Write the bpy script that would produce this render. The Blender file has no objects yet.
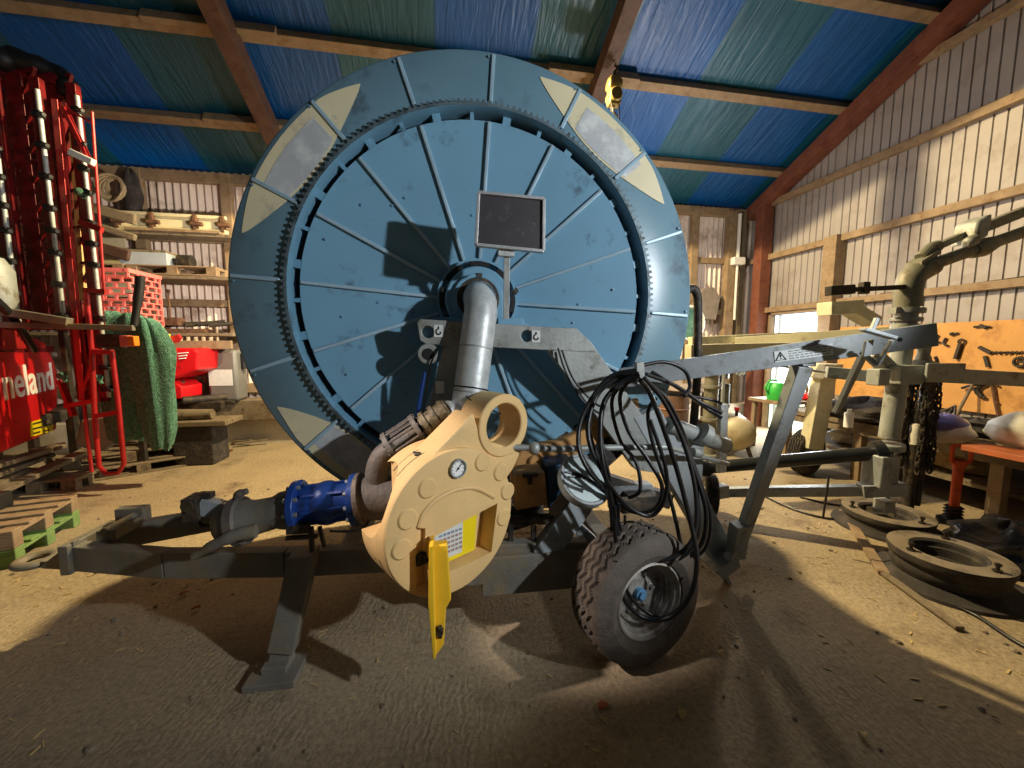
import bpy, bmesh, math, random
from mathutils import Vector, Matrix
random.seed(7)
S = bpy.context.scene
COL = S.collection
PI = math.pi
R = math.radians

# ------------------------------------------------------------------ camera, world, light, exposure
EYE = 1.7
YAW, PIT = R(10), R(5.8)
FW = Vector((math.sin(YAW)*math.cos(PIT), math.cos(YAW)*math.cos(PIT), -math.sin(PIT)))
RT = Vector((math.cos(YAW), -math.sin(YAW), 0))
UPV = RT.cross(FW)
CAM = Vector((0, 0, EYE))
cd = bpy.data.cameras.new('camera'); cam = bpy.data.objects.new('camera', cd); COL.objects.link(cam)
cd.sensor_width = 36; cd.lens = 385/1024*36; cd.clip_start = 0.02
cam.matrix_world = Matrix(((RT.x, UPV.x, -FW.x, 0), (RT.y, UPV.y, -FW.y, 0), (RT.z, UPV.z, -FW.z, EYE), (0, 0, 0, 1)))
S.camera = cam
S.view_settings.view_transform = 'Standard'; S.view_settings.look = 'None'
S.view_settings.gamma = 1; S.view_settings.use_curve_mapping = False
S.view_settings.exposure = 0.0

w = bpy.data.worlds.new('barn_ambient'); S.world = w; w.use_nodes = True
bg = w.node_tree.nodes['Background']
bg.inputs[0].default_value = (0.93, 0.96, 1.0, 1); bg.inputs[1].default_value = 0.055

def light(name, kind, loc, power, color, target=None, **kw):
    d = bpy.data.lights.new(name, kind); d.energy = power; d.color = color
    o = bpy.data.objects.new(name, d); COL.objects.link(o); o.location = loc
    for k, v in kw.items(): setattr(d, k, v)
    if target is not None:
        o.rotation_euler = (Vector(target)-Vector(loc)).to_track_quat('-Z', 'Y').to_euler()
    return o
light('roof_lamp', 'SPOT', (0.4, 5.1, 5.35), 2500, (1.0, 0.78, 0.42), (0.4, 4.83, 4.387), spot_size=R(161), spot_blend=0.04, shadow_soft_size=0.07)
light('work_lamp', 'SPOT', (3.3, -0.7, 2.75), 600, (0.91, 0.96, 1.0), (0.1, 2.5, 2.0), spot_size=R(60), spot_blend=0.45, shadow_soft_size=0.06)
light('left_lamp', 'SPOT', (-3.6, 1.2, 4.3), 1500, (1.0, 0.84, 0.76), (-0.12, 1.95, 1.0), spot_size=R(11.5), spot_blend=0.6, shadow_soft_size=0.08)
light('wall_fill', 'SPOT', (-1.5, 4.6, 2.6), 420, (1.0, 0.86, 0.72), (-4.3, 7.5, 2.5), spot_size=R(72), spot_blend=0.6, shadow_soft_size=0.08)  # added fill spot, brightens the left back wall without lighting the roof
light('door_daylight', 'AREA', (6.35, 6.3, 1.3), 150, (0.88, 0.95, 1.0), (4.0, 5.0, 0.4), shape='RECTANGLE', size=0.8, size_y=1.9)
light('corner_fill', 'POINT', (3.4, 5.0, 3.0), 130, (1.0, 0.92, 0.84), shadow_soft_size=0.1)  # added fill light, lifts the dim far corner and the cart's pale beams

# ------------------------------------------------------------------ layout helpers: where a sight line meets a real plane
def sight(x, y): return FW*385 + RT*(x-512) - UPV*(y-384)
def on_plane(x, y, n, d):
    r = sight(x, y); n = Vector(n); return CAM + r*((d - n.dot(CAM))/n.dot(r))
def flat(x, y, z=0.0): return on_plane(x, y, (0, 0, 1), z)
def deep(x, y, Y): return on_plane(x, y, (0, 1, 0), Y)
def side(x, y, X): return on_plane(x, y, (1, 0, 0), X)
MA = R(1.8)
MU = Vector((math.cos(MA), -math.sin(MA), 0)); MV = Vector((math.sin(MA), math.cos(MA), 0)); MZ = Vector((0, 0, 1))
MO = Vector((0.23, 2.643, 0)); HZ = 2.0
def at(x, y, v): return on_plane(x, y, MV, MO.dot(MV)+v)      # on a plane parallel to the reel's face, v behind it
def mw(u, v, z): return MO + MU*u + MV*v + MZ*z               # machine coordinates to the world

# ------------------------------------------------------------------ materials
def srgb(r, g, b):
    f = lambda c: (c/255/12.92) if c/255 <= 0.04045 else ((c/255+0.055)/1.055)**2.4
    return (f(r), f(g), f(b))
def mat(name, rgb, rough=0.6, metal=0.0, var=0.18, scale=6.0, bump=0.15, bscale=60.0, dirt=None, damt=0.0, dscale=3.0, emit=None, trans=0.0, spec=0.5):
    m = bpy.data.materials.new(name); m.use_nodes = True
    N, L = m.node_tree.nodes, m.node_tree.links
    b = N['Principled BSDF']; c = srgb(*rgb)
    b.inputs['Roughness'].default_value = rough; b.inputs['Metallic'].default_value = metal
    b.inputs['Specular IOR Level'].default_value = spec
    tc = N.new('ShaderNodeTexCoord')
    n1 = N.new('ShaderNodeTexNoise'); n1.inputs['Scale'].default_value = scale; n1.inputs['Detail'].default_value = 5
    L.new(tc.outputs['Object'], n1.inputs['Vector'])
    rp = N.new('ShaderNodeValToRGB')
    rp.color_ramp.elements[0].position = 0.3; rp.color_ramp.elements[1].position = 0.7
    rp.color_ramp.elements[0].color = (*[x*(1-var) for x in c], 1); rp.color_ramp.elements[1].color = (*[min(1, x*(1+var)) for x in c], 1)
    L.new(n1.outputs['Fac'], rp.inputs['Fac']); out = rp.outputs['Color']
    if dirt:
        n2 = N.new('ShaderNodeTexNoise'); n2.inputs['Scale'].default_value = dscale; n2.inputs['Detail'].default_value = 8; n2.inputs['Roughness'].default_value = 0.7
        L.new(tc.outputs['Object'], n2.inputs['Vector'])
        r2 = N.new('ShaderNodeValToRGB'); r2.color_ramp.elements[0].position = 0.62-damt*0.35; r2.color_ramp.elements[1].position = 0.72-damt*0.2
        L.new(n2.outputs['Fac'], r2.inputs['Fac'])
        mx = N.new('ShaderNodeMixRGB'); mx.inputs['Color2'].default_value = (*srgb(*dirt), 1)
        L.new(r2.outputs['Color'], mx.inputs['Fac']); L.new(out, mx.inputs['Color1']); out = mx.outputs['Color']
    L.new(out, b.inputs['Base Color'])
    if bump:
        n3 = N.new('ShaderNodeTexNoise'); n3.inputs['Scale'].default_value = bscale; n3.inputs['Detail'].default_value = 4
        L.new(tc.outputs['Object'], n3.inputs['Vector'])
        bp = N.new('ShaderNodeBump'); bp.inputs['Strength'].default_value = bump; bp.inputs['Distance'].default_value = 0.02
        L.new(n3.outputs['Fac'], bp.inputs['Height']); L.new(bp.outputs['Normal'], b.inputs['Normal'])
    if emit:
        b.inputs['Emission Color'].default_value = (*srgb(*emit[:3]), 1); b.inputs['Emission Strength'].default_value = emit[3]
    return m
M = {}
M['reel'] = mat('painted_blue_steel', (108, 154, 180), 0.45, 0.0, 0.07, 1.6, 0.012, 40, (78, 106, 124), 0.10, 5)
M['rib'] = mat('highlight_blue_rib', (150, 178, 194), 0.35, 0.1, 0.1, 6, 0.02)  # paler than the disc paint, highlights on the ribs put into the colour
M['reel_rim'] = mat('painted_blue_steel_dusty', (104, 138, 154), 0.34, 0.0, 0.10, 2.0, 0.02, 30, (84, 104, 118), 0.25, 4)
M['gear'] = mat('worn_blue_grey_steel', (98, 116, 124), 0.5, 0.3, 0.2, 9, 0.2, 60, (52, 56, 54), 0.4, 12)
M['black'] = mat('black_rubber', (22, 22, 23), 0.5, 0, 0.3, 12, 0.1)
M['hose'] = mat('black_hose', (24, 24, 25), 0.38, 0, 0.3, 14, 0.05)
M['void'] = mat('black_hose_and_hole_shade', (12, 13, 14), 0.7, 0, 0.2)  # black hose plastic, also used as painted shade inside holes
M['decal'] = mat('cream_decal', (216, 206, 170), 0.45, 0, 0.06, 3, 0.03, 30, (176, 172, 150), 0.2, 5)
M['decal_faded'] = mat('faded_grey_decal', (178, 182, 184), 0.5, 0, 0.08, 4, 0.04, 30, (206, 210, 208), 0.42, 7)
M['galv'] = mat('galvanised_steel', (186, 192, 192), 0.42, 0.2, 0.2, 14, 0.08, 60, (206, 210, 208), 0.35, 22)
M['galv_grey'] = mat('dull_galvanised_steel', (150, 154, 150), 0.5, 0.3, 0.14, 8, 0.08, 50, (110, 108, 98), 0.22, 9)
M['frame'] = mat('grey_blue_frame_paint', (148, 154, 156), 0.48, 0.15, 0.13, 6, 0.06, 50, (104, 104, 96), 0.25, 8)
M['chassis'] = mat('dusty_grey_chassis', (112, 108, 98), 0.7, 0.1, 0.2, 7, 0.15, 50, (128, 112, 84), 0.4, 6)
M['cream'] = mat('cream_cover', (220, 184, 124), 0.62, 0, 0.06, 6, 0.05, 80, (206, 176, 122), 0.25, 5)
M['tan'] = mat('tan_cover', (190, 142, 84), 0.6, 0, 0.15, 5, 0.08, 60, (150, 110, 66), 0.35, 6)
M['yellow'] = mat('bright_yellow_plastic', (240, 214, 26), 0.4, 0, 0.06, 8, 0.03)
M['yellow_door'] = mat('yellow_powder_coat', (238, 190, 46), 0.45, 0, 0.05, 8, 0.03)
M['keypad'] = mat('pale_keypad', (214, 216, 210), 0.4, 0, 0.05, 20, 0.02)
M['key_red'] = mat('brown_key', (164, 134, 128), 0.5, 0, 0.2, 20, 0)
M['key_blue'] = mat('blue_grey_key', (130, 146, 168), 0.5, 0, 0.2, 20, 0)
M['valve'] = mat('blue_enamel_valve', (30, 66, 140), 0.35, 0.1, 0.2, 8, 0.1, 40, (26, 40, 66), 0.35, 8)
M['cast'] = mat('dusty_cast_iron', (96, 90, 84), 0.62, 0.2, 0.2, 9, 0.2, 50, (120, 106, 88), 0.35, 7)
M['bolt'] = mat('zinc_bolt', (170, 170, 168), 0.4, 0.7, 0.15)
M['solar'] = mat('solar_cell_dark', (52, 48, 52), 0.55, 0, 0.12, 9, 0.02, 60, (84, 80, 80), 0.12, 14)
M['solar_frame'] = mat('aluminium_frame', (186, 186, 186), 0.4, 0.5, 0.08)
M['tyre'] = mat('dusty_tyre', (84, 76, 68), 0.85, 0, 0.16, 10, 0.25, 70, (104, 92, 78), 0.35, 5)
M['tyre_dark'] = mat('dark_tyre', (52, 48, 45), 0.85, 0, 0.2, 10, 0.2, 70, (78, 70, 60), 0.35, 5)
M['rim'] = mat('dusty_wheel_rim', (172, 168, 160), 0.45, 0.25, 0.2, 8, 0.1, 60, (104, 90, 78), 0.4, 5)
M['blue_cap'] = mat('blue_hub_nut', (104, 156, 196), 0.4, 0, 0.1)
M['lens'] = mat('milky_disc', (196, 210, 210), 0.3, 0.1, 0.08, 5, 0.02, 30, (160, 170, 168), 0.3, 4)
M['white'] = mat('white_plastic', (226, 226, 222), 0.5, 0, 0.05)
M['sticker'] = mat('pale_sticker', (206, 210, 208), 0.55, 0, 0.06, 20, 0.02)
M['ink'] = mat('dark_ink', (34, 34, 36), 0.6, 0, 0.1)
M['grey_ink'] = mat('worn_grey_ink', (112, 120, 122), 0.6, 0, 0.1)
M['text_white'] = mat('white_lettering', (246, 246, 242), 0.5, 0, 0.03)
M['cart'] = mat('aged_pale_green_grey_paint', (162, 167, 164), 0.55, 0.15, 0.14, 6, 0.1, 50, (112, 106, 84), 0.3, 6)
M['cart_pale'] = mat('dusty_cream_green_beam', (206, 202, 172), 0.6, 0.1, 0.10, 5, 0.1, 50, (176, 170, 146), 0.25, 7)
M['gun'] = mat('olive_grey_pipe', (128, 127, 112), 0.55, 0.25, 0.16, 8, 0.12, 50, (92, 84, 64), 0.35, 8)
M['blackpipe'] = mat('glossy_black_pipe', (38, 40, 42), 0.28, 0.1, 0.2, 10, 0.03)
M['dark'] = mat('dark_greasy_steel', (50, 46, 42), 0.6, 0.3, 0.3, 14, 0.3, 50, (90, 76, 56), 0.4, 12)
M['red'] = mat('glossy_red_plastic', (204, 24, 30), 0.35, 0, 0.08, 4, 0.03, 40, (150, 20, 24), 0.15, 4)
M['red_steel'] = mat('red_boom_paint', (112, 14, 20), 0.42, 0.1, 0.25, 8, 0.1, 50, (72, 14, 16), 0.4, 7)
M['red_bright'] = mat('red_ladder_paint', (172, 34, 34), 0.42, 0.1, 0.18, 8, 0.08)
M['crate'] = mat('faded_red_plastic', (222, 112, 104), 0.55, 0, 0.1, 6, 0.05)
M['amber'] = mat('amber_lens', (240, 130, 30), 0.3, 0, 0.1)
M['net'] = mat('green_windbreak_net', (74, 122, 102), 0.85, 0, 0.35, 26, 0.9, 70, (112, 152, 134), 0.35, 30)
M['wood'] = mat('raw_softwood', (142, 121, 95), 0.75, 0, 0.2, 7, 0.2, 70, (124, 96, 64), 0.3, 9)
M['wood_grey'] = mat('weathered_wood', (128, 114, 92), 0.85, 0, 0.25, 8, 0.3, 60, (82, 70, 54), 0.4, 8)
M['wood_dark'] = mat('stained_dark_wood', (84, 60, 48), 0.65, 0, 0.25, 6, 0.2, 50, (70, 38, 26), 0.35, 8)
M['wood_green'] = mat('green_painted_wood', (110, 140, 82), 0.7, 0, 0.18, 8, 0.2)
M['rust_col'] = mat('rust_red_primer_steel', (124, 74, 56), 0.65, 0.1, 0.2, 5, 0.15, 50, (104, 52, 38), 0.35, 6)
M['ply'] = mat('orange_plywood', (206, 152, 84), 0.7, 0, 0.12, 3, 0.1, 30, (170, 120, 64), 0.3, 3)
M['steel_tool'] = mat('dark_tool_steel', (58, 52, 46), 0.55, 0.5, 0.25, 20, 0.15)
M['rust'] = mat('brown_rust', (108, 76, 56), 0.8, 0.1, 0.3, 14, 0.35, 40, (70, 48, 36), 0.4, 12)
M['orange'] = mat('orange_paint', (222, 84, 30), 0.45, 0, 0.12, 8, 0.05, 40, (170, 66, 34), 0.25, 7)
M['cloth_dark'] = mat('dark_cloth', (54, 50, 48), 0.95, 0, 0.3, 10, 0.5, 40, (80, 74, 68), 0.35, 8)
M['cloth_grey'] = mat('grey_brown_cloth', (134, 122, 112), 0.9, 0, 0.2, 8, 0.4, 30)
M['sack'] = mat('translucent_white_sack', (214, 210, 196), 0.6, 0, 0.1, 5, 0.4, 14)
M['bag_blue'] = mat('blue_print', (92, 92, 160), 0.5, 0, 0.1)
M['bag_orange'] = mat('orange_print', (226, 156, 60), 0.5, 0, 0.1)
M['green'] = mat('bright_green_plastic', (54, 176, 70), 0.4, 0, 0.15)
M['tank'] = mat('dusty_cream_tank', (176, 164, 130), 0.5, 0.1, 0.15, 5, 0.08, 40, (130, 116, 88), 0.3, 5)
M['coupling'] = mat('olive_brown_coupling', (112, 98, 70), 0.55, 0.2, 0.3, 14, 0.25, 50, (58, 50, 40), 0.4, 14)
M['greybox'] = mat('grey_enamel', (112, 112, 108), 0.5, 0.1, 0.08, 5, 0.04)
M['paleblue'] = mat('pale_blue_grey_enamel', (170, 182, 192), 0.5, 0.1, 0.08, 5, 0.04)
M['straw'] = mat('pale_straw', (186, 160, 110), 0.9, 0, 0.25, 30, 0.2)
M['leaf'] = mat('dry_brown_leaf', (150, 84, 46), 0.85, 0, 0.3, 40, 0.2)
M['stone'] = mat('dusty_stone', (128, 116, 98), 0.9, 0, 0.2, 30, 0.4)
M['brass'] = mat('old_brass_yellow', (140, 122, 66), 0.5, 0.4, 0.2, 12, 0.15)
M['rope'] = mat('pale_rope', (170, 150, 116), 0.9, 0, 0.2, 40, 0.4)
M['hidrum'] = mat('brown_oil_drum', (116, 88, 72), 0.6, 0.2, 0.2, 6, 0.15)

def sheet_mat(name, rgb, dirt, damt):
    return mat(name, rgb, 0.55, 0.05, 0.08, 2.2, 0.04, 40, dirt, damt, 1.6)
M['sheet_white'] = sheet_mat('white_profiled_sheet', (158, 152, 150), (140, 130, 124), 0.3)
M['sheet_back'] = sheet_mat('bleached_corrugated_sheet', (224, 210, 200), (156, 134, 118), 0.35)

def floor_material():
    m = bpy.data.materials.new('dusty_concrete'); m.use_nodes = True
    N, L = m.node_tree.nodes, m.node_tree.links; b = N['Principled BSDF']; b.inputs['Roughness'].default_value = 0.92
    b.inputs['Specular IOR Level'].default_value = 0.2
    tc = N.new('ShaderNodeTexCoord')
    def noise(sc, det, rough=0.6, vec=None):
        n = N.new('ShaderNodeTexNoise'); n.inputs['Scale'].default_value = sc; n.inputs['Detail'].default_value = det; n.inputs['Roughness'].default_value = rough
        L.new(vec or tc.outputs['Object'], n.inputs['Vector']); return n
    def ramp(src, p0, c0, p1, c1):
        r = N.new('ShaderNodeValToRGB'); r.color_ramp.elements[0].position = p0; r.color_ramp.elements[1].position = p1
        r.color_ramp.elements[0].color = (*c0, 1); r.color_ramp.elements[1].color = (*c1, 1); L.new(src, r.inputs['Fac']); return r
    big = ramp(noise(0.9, 6).outputs['Fac'], 0.35, srgb(134, 121, 98), 0.65, srgb(168, 151, 119))
    speck = ramp(noise(38, 8, 0.75).outputs['Fac'], 0.36, srgb(96, 84, 70), 0.62, srgb(186, 168, 138))
    mx = N.new('ShaderNodeMixRGB'); mx.inputs['Fac'].default_value = 0.42
    L.new(big.outputs['Color'], mx.inputs['Color1']); L.new(speck.outputs['Color'], mx.inputs['Color2'])
    # darker oily and muddy patches with outlines of their own
    st = ramp(noise(1.7, 9, 0.72).outputs['Fac'], 0.54, (0, 0, 0), 0.68, (0.75, 0.75, 0.75))
    mx2 = N.new('ShaderNodeMixRGB'); mx2.inputs['Color2'].default_value = (*srgb(98, 82, 68), 1)
    L.new(st.outputs['Color'], mx2.inputs['Fac']); L.new(mx.outputs['Color'], mx2.inputs['Color1'])
    L.new(mx2.outputs['Color'], b.inputs['Base Color'])
    # broom grooves in the concrete
    mp = N.new('ShaderNodeMapping'); mp.inputs['Rotation'].default_value[2] = R(14); L.new(tc.outputs['Object'], mp.inputs['Vector'])
    wv = N.new('ShaderNodeTexWave'); wv.inputs['Scale'].default_value = 9; wv.inputs['Distortion'].default_value = 9; wv.inputs['Detail'].default_value = 3; wv.inputs['Detail Scale'].default_value = 1.5
    L.new(mp.outputs['Vector'], wv.inputs['Vector'])
    gr = noise(1.1, 3); grr = ramp(gr.outputs['Fac'], 0.40, (0, 0, 0), 0.6, (1, 1, 1))
    mu = N.new('ShaderNodeMath'); mu.operation = 'MULTIPLY'; mh = N.new('ShaderNodeMath'); mh.operation = 'MULTIPLY'; mh.inputs[1].default_value = 0.5; L.new(wv.outputs['Fac'], mh.inputs[0]); L.new(mh.outputs[0], mu.inputs[0]); L.new(grr.outputs['Color'], mu.inputs[1])
    ad = N.new('ShaderNodeMath'); ad.operation = 'MULTIPLY_ADD'; ad.inputs[1].default_value = 1.7
    L.new(noise(26, 8, 0.7).outputs['Fac'], ad.inputs[0]); L.new(mu.outputs[0], ad.inputs[2])
    bp = N.new('ShaderNodeBump'); bp.inputs['Strength'].default_value = 0.42; bp.inputs['Distance'].default_value = 0.016
    L.new(ad.outputs[0], bp.inputs['Height']); L.new(bp.outputs['Normal'], b.inputs['Normal'])
    return m
M['floor'] = floor_material()

def tarp_material():
    m = bpy.data.materials.new('blue_and_green_tarpaulin'); m.use_nodes = True
    N, L = m.node_tree.nodes, m.node_tree.links; b = N['Principled BSDF']; b.inputs['Roughness'].default_value = 0.38
    tc = N.new('ShaderNodeTexCoord'); sp = N.new('ShaderNodeSeparateXYZ'); L.new(tc.outputs['Object'], sp.inputs[0])
    mm = N.new('ShaderNodeMath'); mm.operation = 'MULTIPLY_ADD'; mm.inputs[1].default_value = 1/2.5; mm.inputs[2].default_value = 10+1.27/2.5
    L.new(sp.outputs['X'], mm.inputs[0])
    fr = N.new('ShaderNodeMath'); fr.operation = 'FRACT'; L.new(mm.outputs[0], fr.inputs[0])
    rp = N.new('ShaderNodeValToRGB'); rp.color_ramp.interpolation = 'LINEAR'
    e = rp.color_ramp.elements; g = (*srgb(24, 94, 120), 1); bl = (*srgb(0, 92, 172), 1)
    e[0].position = 0.0; e[0].color = g; e[1].position = 0.485; e[1].color = g
    a = e.new(0.50); a.color = bl; a = e.new(0.985); a.color = bl; a = e.new(1.0); a.color = g
    L.new(fr.outputs[0], rp.inputs['Fac'])
    n = N.new('ShaderNodeTexNoise'); n.inputs['Scale'].default_value = 1.3; n.inputs['Detail'].default_value = 4; L.new(tc.outputs['Object'], n.inputs['Vector'])
    mx = N.new('ShaderNodeMixRGB'); mx.blend_type = 'MULTIPLY'; mx.inputs['Fac'].default_value = 0.5
    L.new(rp.outputs['Color'], mx.inputs['Color1']); L.new(n.outputs['Fac'], mx.inputs['Color2']); L.new(mx.outputs['Color'], b.inputs['Base Color'])
    mp = N.new('ShaderNodeMapping'); mp.inputs['Scale'].default_value = (7.0, 0.9, 0.9); mp.inputs['Rotation'].default_value[2] = R(7); L.new(tc.outputs['Object'], mp.inputs['Vector'])
    n2 = N.new('ShaderNodeTexNoise'); n2.inputs['Scale'].default_value = 1.6; n2.inputs['Detail'].default_value = 5; n2.inputs['Distortion'].default_value = 0.8; L.new(mp.outputs['Vector'], n2.inputs['Vector'])
    bp = N.new('ShaderNodeBump'); bp.inputs['Strength'].default_value = 0.5; bp.inputs['Distance'].default_value = 0.07
    L.new(n2.outputs['Fac'], bp.inputs['Height']); L.new(bp.outputs['Normal'], b.inputs['Normal'])
    return m
M['tarp'] = tarp_material()
M['daylight'] = mat('bright_daylight_pane', (240, 246, 250), 0.3, 0, 0.02, 4, 0, emit=(236, 246, 255, 2.2))
M['daylight_low'] = mat('pale_green_daylight_pane', (206, 226, 214), 0.3, 0, 0.05, 4, 0, emit=(204, 226, 214, 1.1))

# ------------------------------------------------------------------ mesh helpers
V = Vector
def basis(z, hint=None):
    z = V(z).normalized(); h = V(hint) if hint is not None else (V((0, 0, 1)) if abs(z.z) < 0.95 else V((0, 1, 0)))
    x = h.cross(z)
    if x.length < 1e-6: x = V((1, 0, 0)).cross(z)
    x.normalize(); return x, z.cross(x), z            # x sideways, y towards the hint
class MB:
    def __init__(s): s.b = bmesh.new()
    def face(s, pts):
        return s.b.faces.new([s.b.verts.new(p) for p in pts])
    def hexa(s, q):                                     # 8 corners: bottom loop then top loop
        v = [s.b.verts.new(p) for p in q]
        for f in ((3,2,1,0), (4,5,6,7), (0,1,5,4), (1,2,6,5), (2,3,7,6), (3,0,4,7)): s.b.faces.new([v[i] for i in f])
        return s
    def box(s, c, size, ax=None):
        x, y, z = ax or (V((1,0,0)), V((0,1,0)), V((0,0,1))); c = V(c); a, b, d = size[0]/2, size[1]/2, size[2]/2
        return s.hexa([c+x*i*a+y*j*b+z*k*d for k in (-1, 1) for i, j in ((-1,-1), (1,-1), (1,1), (-1,1))])
    def bar(s, p, q, wd, h, hint=None, wd2=None, h2=None):
        p, q = V(p), V(q); x, y, z = basis(q-p, hint); wd2 = wd2 or wd; h2 = h2 or h
        return s.hexa([c+x*i*a/2+y*j*b/2 for c, a, b in ((p, wd, h), (q, wd2, h2)) for i, j in ((-1,-1), (1,-1), (1,1), (-1,1))])
    def rings(s, loops, closed=False, caps=True):
        vs = [[s.b.verts.new(p) for p in lp] for lp in loops]; n = len(vs[0]); k = len(vs)
        for i in range(k if closed else k-1):
            a, c = vs[i], vs[(i+1) % k]
            for j in range(n): s.b.faces.new((a[j], a[(j+1) % n], c[(j+1) % n], c[j]))
        if caps and not closed: s.b.faces.new(vs[0][::-1]); s.b.faces.new(vs[-1])
        return s
    def cyl(s, p, q, r, r2=None, n=20):
        p, q = V(p), V(q); x, y, z = basis(q-p); r2 = r if r2 is None else r2
        return s.rings([[c+(x*math.cos(2*PI*i/n)+y*math.sin(2*PI*i/n))*rr for i in range(n)] for c, rr in ((p, r), (q, r2))])
    def tube(s, pts, r, n=10, smooth=0, closed=False):
        pts = [V(p) for p in pts]
        if smooth: pts = spline(pts, smooth, closed)
        k = len(pts); loops = []; px = None
        for i in range(k):
            t = (pts[(i+1) % k]-pts[i-1]) if closed else pts[min(i+1, k-1)]-pts[max(i-1, 0)]
            x, y, z = basis(t, px)
            if px is not None: x, y = y.cross(z), y
            px = y; rr = r[min(i*len(r)//k, len(r)-1)] if isinstance(r, (list, tuple)) else r
            loops.append([pts[i]+(x*math.cos(2*PI*j/n)+y*math.sin(2*PI*j/n))*rr for j in range(n)])
        return s.rings(loops, closed)
    def lathe(s, prof, o, axis, n=48, closed=False, caps=False, f=None):   # prof: (radius, along)
        o = V(o); x, y, z = basis(axis)
        return s.rings([[o+z*h+(x*math.cos(2*PI*i/n)+y*math.sin(2*PI*i/n))*max(r, 1e-4) for i in range(n)] for r, h in prof], closed, caps)
    def prism(s, poly, o, x, y, d):                     # 2-D outline in (x, y) at o, pushed along d
        o, x, y, d = V(o), V(x), V(y), V(d)
        return s.rings([[o+x*a+y*b for a, b in poly], [o+x*a+y*b+d for a, b in poly]])
    def slab(s, pts, d):                                # world outline pushed along d
        d = V(d); return s.rings([[V(p) for p in pts], [V(p)+d for p in pts]])
    def ball(s, c, r, n=10, sc=(1, 1, 1), jit=0.0, seed=1):
        rg = random.Random(seed); c = V(c); lo = []
        for i in range(n+1):
            t = PI*i/n; lo.append([c+V((math.sin(t)*math.cos(2*PI*j/(2*n))*sc[0], math.sin(t)*math.sin(2*PI*j/(2*n))*sc[1], -math.cos(t)*sc[2]))*(max(r, 1e-4)*(1+jit*(rg.random()-.5)))+V((0,0,0)) for j in range(2*n)])
        return s.rings(lo)
    def mesh(s, name):
        bmesh.ops.remove_doubles(s.b, verts=s.b.verts, dist=1e-5)
        bmesh.ops.recalc_face_normals(s.b, faces=s.b.faces)
        me = bpy.data.meshes.new(name); s.b.to_mesh(me); s.b.free(); return me
def spline(p, k=8, closed=False):
    out = []; n = len(p)
    for i in range(n if closed else n-1):
        a, b, c, d = (p[(i-1) % n], p[i], p[(i+1) % n], p[(i+2) % n]) if closed else (p[max(i-1, 0)], p[i], p[i+1], p[min(i+2, n-1)])
        for j in range(k):
            t = j/k; out.append(((b*2)+(c-a)*t+(a*2-b*5+c*4-d)*t*t+(b*3-a-c*3+d)*t**3)*0.5)
    if not closed: out.append(p[-1])
    return out
def origin_of(o):
    while o.parent: o = o.parent
    return V(o.location)
def obj(name, mb, m, parent=None, loc=None, bev=0.0, smooth=True, angle=38):
    me = mb.mesh(name) if isinstance(mb, MB) else mb
    base = origin_of(parent) if parent else V(loc or (0, 0, 0))
    if base.length: me.transform(Matrix.Translation(-base))
    o = bpy.data.objects.new(name, me); COL.objects.link(o); me.materials.clear()
    for x in (m if isinstance(m, (list, tuple)) else [m]): me.materials.append(M[x] if isinstance(x, str) else x)
    if smooth:
        for p in me.polygons: p.use_smooth = True
        me.set_sharp_from_angle(angle=R(angle))
    if parent: o.parent = parent
    else: o.location = base
    if bev:
        md = o.modifiers.new('edge', 'BEVEL'); md.width = bev; md.segments = 2; md.limit_method = 'ANGLE'; md.angle_limit = R(40)
    return o
def cut(mb, *cutters):                                 # subtracts shapes from a shape, returns a mesh
    tmp = []
    def t(me):
        o = bpy.data.objects.new('t', me); COL.objects.link(o); tmp.append(o); return o
    a = t(mb.mesh('t'))
    for c in cutters:
        b = t(c.mesh('t')); md = a.modifiers.new('b', 'BOOLEAN'); md.operation = 'DIFFERENCE'; md.solver = 'EXACT'; md.object = b
    dg = bpy.context.evaluated_depsgraph_get(); dg.update()
    me = bpy.data.meshes.new_from_object(a.evaluated_get(dg))
    for o in tmp: bpy.data.objects.remove(o)
    return me
def text_mesh(s, size, o, x, y, depth=0.002, bold=0.0):
    c = bpy.data.curves.new('t', 'FONT'); c.body = s; c.size = size; c.extrude = depth; c.offset = bold
    t = bpy.data.objects.new('t', c); COL.objects.link(t); dg = bpy.context.evaluated_depsgraph_get(); dg.update()
    me = bpy.data.meshes.new_from_object(t.evaluated_get(dg)); bpy.data.objects.remove(t)
    x, y = V(x).normalized(), V(y).normalized(); z = x.cross(y); o = V(o)
    me.transform(Matrix(((x.x, y.x, z.x, o.x), (x.y, y.y, z.y, o.y), (x.z, y.z, z.z, o.z), (0, 0, 0, 1)))); return me
def tag(o, label, cat, group=None):
    o['label'] = label; o['category'] = cat
    if group: o['group'] = group
    return o
def thing(name, label, cat, loc, group=None):
    o = bpy.data.objects.new(name, None); COL.objects.link(o); o.location = loc; o.empty_display_size = 0.1
    return tag(o, label, cat, group)
def struct(name, mb, m, **k):
    o = obj(name, mb, m, **k)
    if not o.parent: o['kind'] = 'structure'
    return o
def copy_tree(o, parent=None):
    c = o.copy(); COL.objects.link(c)
    if parent: c.parent = parent
    for ch in list(o.children): copy_tree(ch, c)
    return c

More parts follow.
